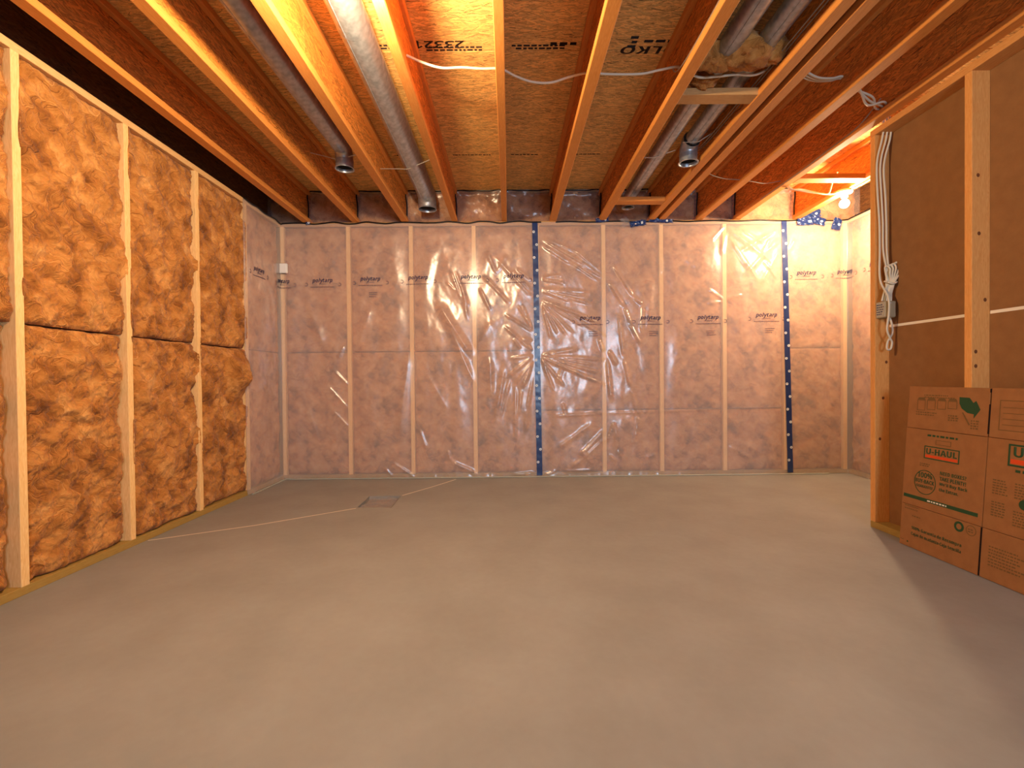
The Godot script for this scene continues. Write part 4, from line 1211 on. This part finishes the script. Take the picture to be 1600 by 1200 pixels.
func build_carton() -> void:
	# flattened cartons lean on the partition studs: local x runs towards the viewer, y up the board, z off the board
	var hgt := 0.876
	var lean := atan2(0.060, hgt)
	var t := base("cardboard_box", Vector3(4.338, 0.001, 1.895))
	tag(t, "flattened brown cardboard moving carton with green and orange print leaning on the partition", "cardboard box")
	var bs := Basis(Vector3.UP, -PI / 2)                       # local x -> +z, local z -> -x
	t.basis = bs * Basis(Vector3.RIGHT, -lean)
	t.position = Vector3(4.336, 0.002, 1.913)
	var fold := 0.452
	var fy := 0.228
	var ty := 0.648
	var cells := []
	for pn in [[0.0, fold], [fold, fold * 2.0]]:
		cells.append(bx("panel", Vector3(pn[0] + 0.0012, fy + 0.001, -0.007), Vector3(pn[1] - 0.0012, ty - 0.001, 0.0), M.card, t, 0.0012))
		cells.append(bx("flap", Vector3(pn[0] + 0.0028, 0.0, -0.007), Vector3(pn[1] - 0.0028, fy - 0.001, 0.0), M.card, t, 0.0012))
		cells.append(bx("flap", Vector3(pn[0] + 0.0028, ty + 0.001, -0.007), Vector3(pn[1] - 0.0028, hgt, 0.0), M.card, t, 0.0012))
	bx("back_layer", Vector3(0.001, 0.002, -0.015), Vector3(fold * 2.0 - 0.002, hgt - 0.002, -0.0085), M.card_edge, t, 0.001)
	for q in [[0.0, fy - 0.002], [ty + 0.012, 0.800], [0.853, hgt - 0.004]]:
		bx("slot", Vector3(fold - 0.0040, q[0] + 0.002, -0.004), Vector3(fold + 0.0040, q[1], 0.0008), M.slot, t, 0.0)
	var on := func(x: float, y: float) -> Node3D: return cells[(3 if x > fold else 0) + (1 if y < fy else (2 if y > ty else 0))]   # the panel or flap that carries the print
	var small := func(rows: int, x: float, y: float, wid: float, h: float, gap: float, sd: int, m: Material) -> void:
		put("small_print", bars(MB.new(), rows, x, y, wid, h, gap, sd).mesh(m), on.call(x, y))
	var txt := func(words: String, x: float, y: float, wid: float, hgt_t: float) -> void:      # fitted to its width and height, centred
		var arr := letters(words, 0.03, true)
		var lo := Vector3.ONE * 9.0
		var hi := -lo
		for q in (arr[Mesh.ARRAY_VERTEX] as PackedVector3Array):
			lo = lo.min(q)
			hi = hi.max(q)
		var mid := (lo + hi) * 0.5
		put("lettering", laid(arr, M.green_ink, func(p: Vector3) -> Vector3: return Vector3(x + (p.x - mid.x) * wid / (hi.x - lo.x), y + (p.y - mid.y) * hgt_t / (hi.y - lo.y), 0.0006 + p.z)), on.call(x, y))
	var shape := func(called: String, poly: PackedVector2Array, m: Material, z := 0.0008) -> void:
		put(called, MB.new().prism(poly, 0.0001, z).mesh(m), on.call(poly[0].x, poly[0].y))
	var rect := func(x0: float, y0: float, x1: float, y1: float) -> PackedVector2Array: return PackedVector2Array([Vector2(x0, y0), Vector2(x1, y0), Vector2(x1, y1), Vector2(x0, y1)])
	var frame := func(called: String, x0: float, y0: float, x1: float, y1: float, th: float, m: Material) -> void:
		var mb := MB.new()
		for r in [[x0, y0, x1, y0 + th], [x0, y1 - th, x1, y1], [x0, y0 + th, x0 + th, y1 - th], [x1 - th, y0 + th, x1, y1 - th]]:
			mb.prism(rect.call(r[0], r[1], r[2], r[3]), 0.0001, 0.0008)
		put(called, mb.mesh(m), on.call(x0, y0))
	# first panel, from the top down
	for k in 4:
		var x := 0.060 + k * 0.060
		frame.call("printed_picture", x, 0.748 + 0.006 * k, x + 0.05, 0.805, 0.003, M.grey_ink)
		shape.call("printed_picture", PackedVector2Array([Vector2(x, 0.806), Vector2(x + 0.05, 0.806), Vector2(x + 0.042, 0.818), Vector2(x + 0.008, 0.818)]), M.grey_ink, 0.0006)
	small.call(2, 0.19, 0.828, 0.18, 0.006, 0.005, 501, M.grey_ink)
	small.call(2, 0.12, 0.735, 0.13, 0.006, 0.006, 502, M.grey_ink)
	small.call(3, 0.275, 0.728, 0.06, 0.007, 0.004, 503, M.grey_ink)
	shape.call("printed_arrow", PackedVector2Array([Vector2(0.300, 0.828), Vector2(0.352, 0.826), Vector2(0.372, 0.802), Vector2(0.385, 0.812), Vector2(0.408, 0.772), Vector2(0.378, 0.728), Vector2(0.378, 0.748), Vector2(0.345, 0.752), Vector2(0.315, 0.772), Vector2(0.302, 0.795)]), M.green_ink)
	shape.call("printed_line", PackedVector2Array([Vector2(0.318, 0.752), Vector2(0.324, 0.754), Vector2(0.362, 0.695), Vector2(0.355, 0.693)]), M.grey_ink)
	small.call(4, 0.385, 0.712, 0.04, 0.007, 0.005, 504, M.grey_ink)
	small.call(1, 0.220, 0.614, 0.17, 0.010, 0.0, 505, M.green_ink)
	frame.call("hand_hole_outline", 0.186, 0.575, 0.272, 0.600, 0.0025, M.grey_ink)
	frame.call("logo_frame", 0.122, 0.495, 0.320, 0.563, 0.005, M.green_ink)
	shape.call("logo_band", rect.call(0.130, 0.503, 0.312, 0.516), M.orange_ink)
	txt.call("U-HAUL", 0.221, 0.536, 0.172, 0.030)
	# round badge
	shape.call("badge_ring", ring(0.061, 0.065, 0.138, 0.368, 40, 0.0, TAU - 0.01), M.green_ink)
	small.call(2, 0.138, 0.462, 0.075, 0.006, 0.004, 506, M.grey_ink)
	txt.call("100%", 0.136, 0.405, 0.088, 0.028)
	txt.call("BUY-BACK", 0.137, 0.372, 0.112, 0.020)
	txt.call("GUARANTEE", 0.137, 0.345, 0.100, 0.014)
	txt.call("NEED BOXES?", 0.293, 0.434, 0.140, 0.018)
	txt.call("TAKE PLENTY!", 0.293, 0.406, 0.140, 0.019)
	txt.call("We'll Buy Back", 0.297, 0.377, 0.150, 0.021)
	txt.call("the Extras.", 0.275, 0.350, 0.105, 0.018)
	shape.call("printed_stripe", rect.call(0.012, 0.267, 0.430, 0.285), M.green_ink)
	put("small_print", mesh_of(bars(MB.new(), 1, 0.215, 0.272, 0.11, 0.007, 0.0, 507), M.tape_paper, func(p: Vector3) -> Vector3: return p + Vector3(0, 0, 0.0007)), on.call(0.2, 0.28))
	small.call(2, 0.075, 0.218, 0.10, 0.005, 0.010, 508, M.grey_ink)
	small.call(1, 0.10, 0.170, 0.05, 0.006, 0.0, 509, M.grey_ink)
	txt.call("100% Garantía de Recompra", 0.218, 0.107, 0.285, 0.023)
	txt.call("Cajas de mudanza-Caja Sencilla", 0.218, 0.076, 0.285, 0.022)
	shape.call("badge_ring", ring(0.014, 0.025, 0.342, 0.196, 26, 0.0, TAU - 0.01), M.green_ink)
	shape.call("badge_ring", ring(0.022, 0.025, 0.403, 0.195, 26, 0.0, TAU - 0.01), M.grey_ink)
	small.call(2, 0.403, 0.196, 0.03, 0.006, 0.005, 510, M.grey_ink)
	shape.call("printed_dot", ring(0.0, 0.005, 0.056, 0.027, 12), M.green_ink)
	small.call(1, 0.022, 0.028, 0.025, 0.004, 0.0, 511, M.grey_ink)
	# second panel
	frame.call("printed_table", 0.496, 0.685, 0.870, 0.822, 0.003, M.grey_ink)
	for k in 4:
		shape.call("printed_line", rect.call(0.511, 0.710 + k * 0.026, 0.860, 0.7125 + k * 0.026), M.grey_ink)
	frame.call("logo_frame", 0.546, 0.532, 0.850, 0.630, 0.008, M.green_ink)
	shape.call("logo_band", rect.call(0.558, 0.544, 0.838, 0.564), M.orange_ink)
	txt.call("U-HAUL", 0.698, 0.597, 0.26, 0.044)
	small.call(1, 0.69, 0.508, 0.22, 0.012, 0.0, 512, M.green_ink)
	for q in [[0.525, 0.455, 513], [0.525, 0.355, 514], [0.62, 0.455, 515], [0.62, 0.335, 516]]:
		small.call(6, q[0], q[1], 0.075, 0.006, 0.006, q[2], M.grey_ink)
	shape.call("printed_dot", ring(0.0, 0.022, 0.625, 0.375, 16), M.green_ink)
	small.call(7, 0.57, 0.150, 0.16, 0.006, 0.008, 517, M.grey_ink)
	small.call(6, 0.76, 0.150, 0.14, 0.006, 0.008, 518, M.grey_ink)

func build_small() -> void:
	var t := base("wall_sensor", Vector3(0.002, 2.004, 0.009))
	tag(t, "small white plastic box fixed over the film on the left corner stud", "sensor")
	put("case", MB.new().box(Vector3(-0.002, -0.046, 0), Vector3(0.070, 0.046, 0.028), 0.005).mesh(M.white), t)
	put("face_plate", MB.new().box(Vector3(0.006, -0.036, 0.028), Vector3(0.062, 0.040, 0.030), 0.001).mesh(M.white), t)
	put("slot", MB.new().box(Vector3(0.014, -0.048, 0.006), Vector3(0.050, -0.045, 0.020), 0.0).mesh(M.slot), t)
	# capped drain in the slab
	t = base("drain_cover", Vector3(0, -0.05, 0))
	tag(t, "square sunken drain box in the floor covered with crumpled clear plastic", "drain")
	var px := func(u: float, w: float, y: float) -> Vector3:
		var a := Vector2(1.036, 1.040).lerp(Vector2(1.282, 1.056), u)
		var b := Vector2(1.028, 0.711).lerp(Vector2(1.272, 0.718), u)
		var q := a.lerp(b, w)
		return Vector3(q.x, y, q.y)
	put("lid", MB.new().grid(2, 2, func(i: int, j: int) -> Vector3: return px.call(i / 2.0, j / 2.0, 0.022)).mesh(M.concrete), t)
	put("plastic_cover", MB.new().grid(26, 30, func(i: int, j: int) -> Vector3:
		var p: Vector3 = px.call(0.02 + 0.96 * i / 26.0, 0.02 + 0.96 * j / 30.0, 0.037)
		p.y += 0.012 * n_mid.get_noise_2d(p.x * 0.8, p.z * 0.8) + 0.008 * n_big.get_noise_2d(p.x * 2.0, p.z * 2.0)
		return p).mesh(M.film), t)
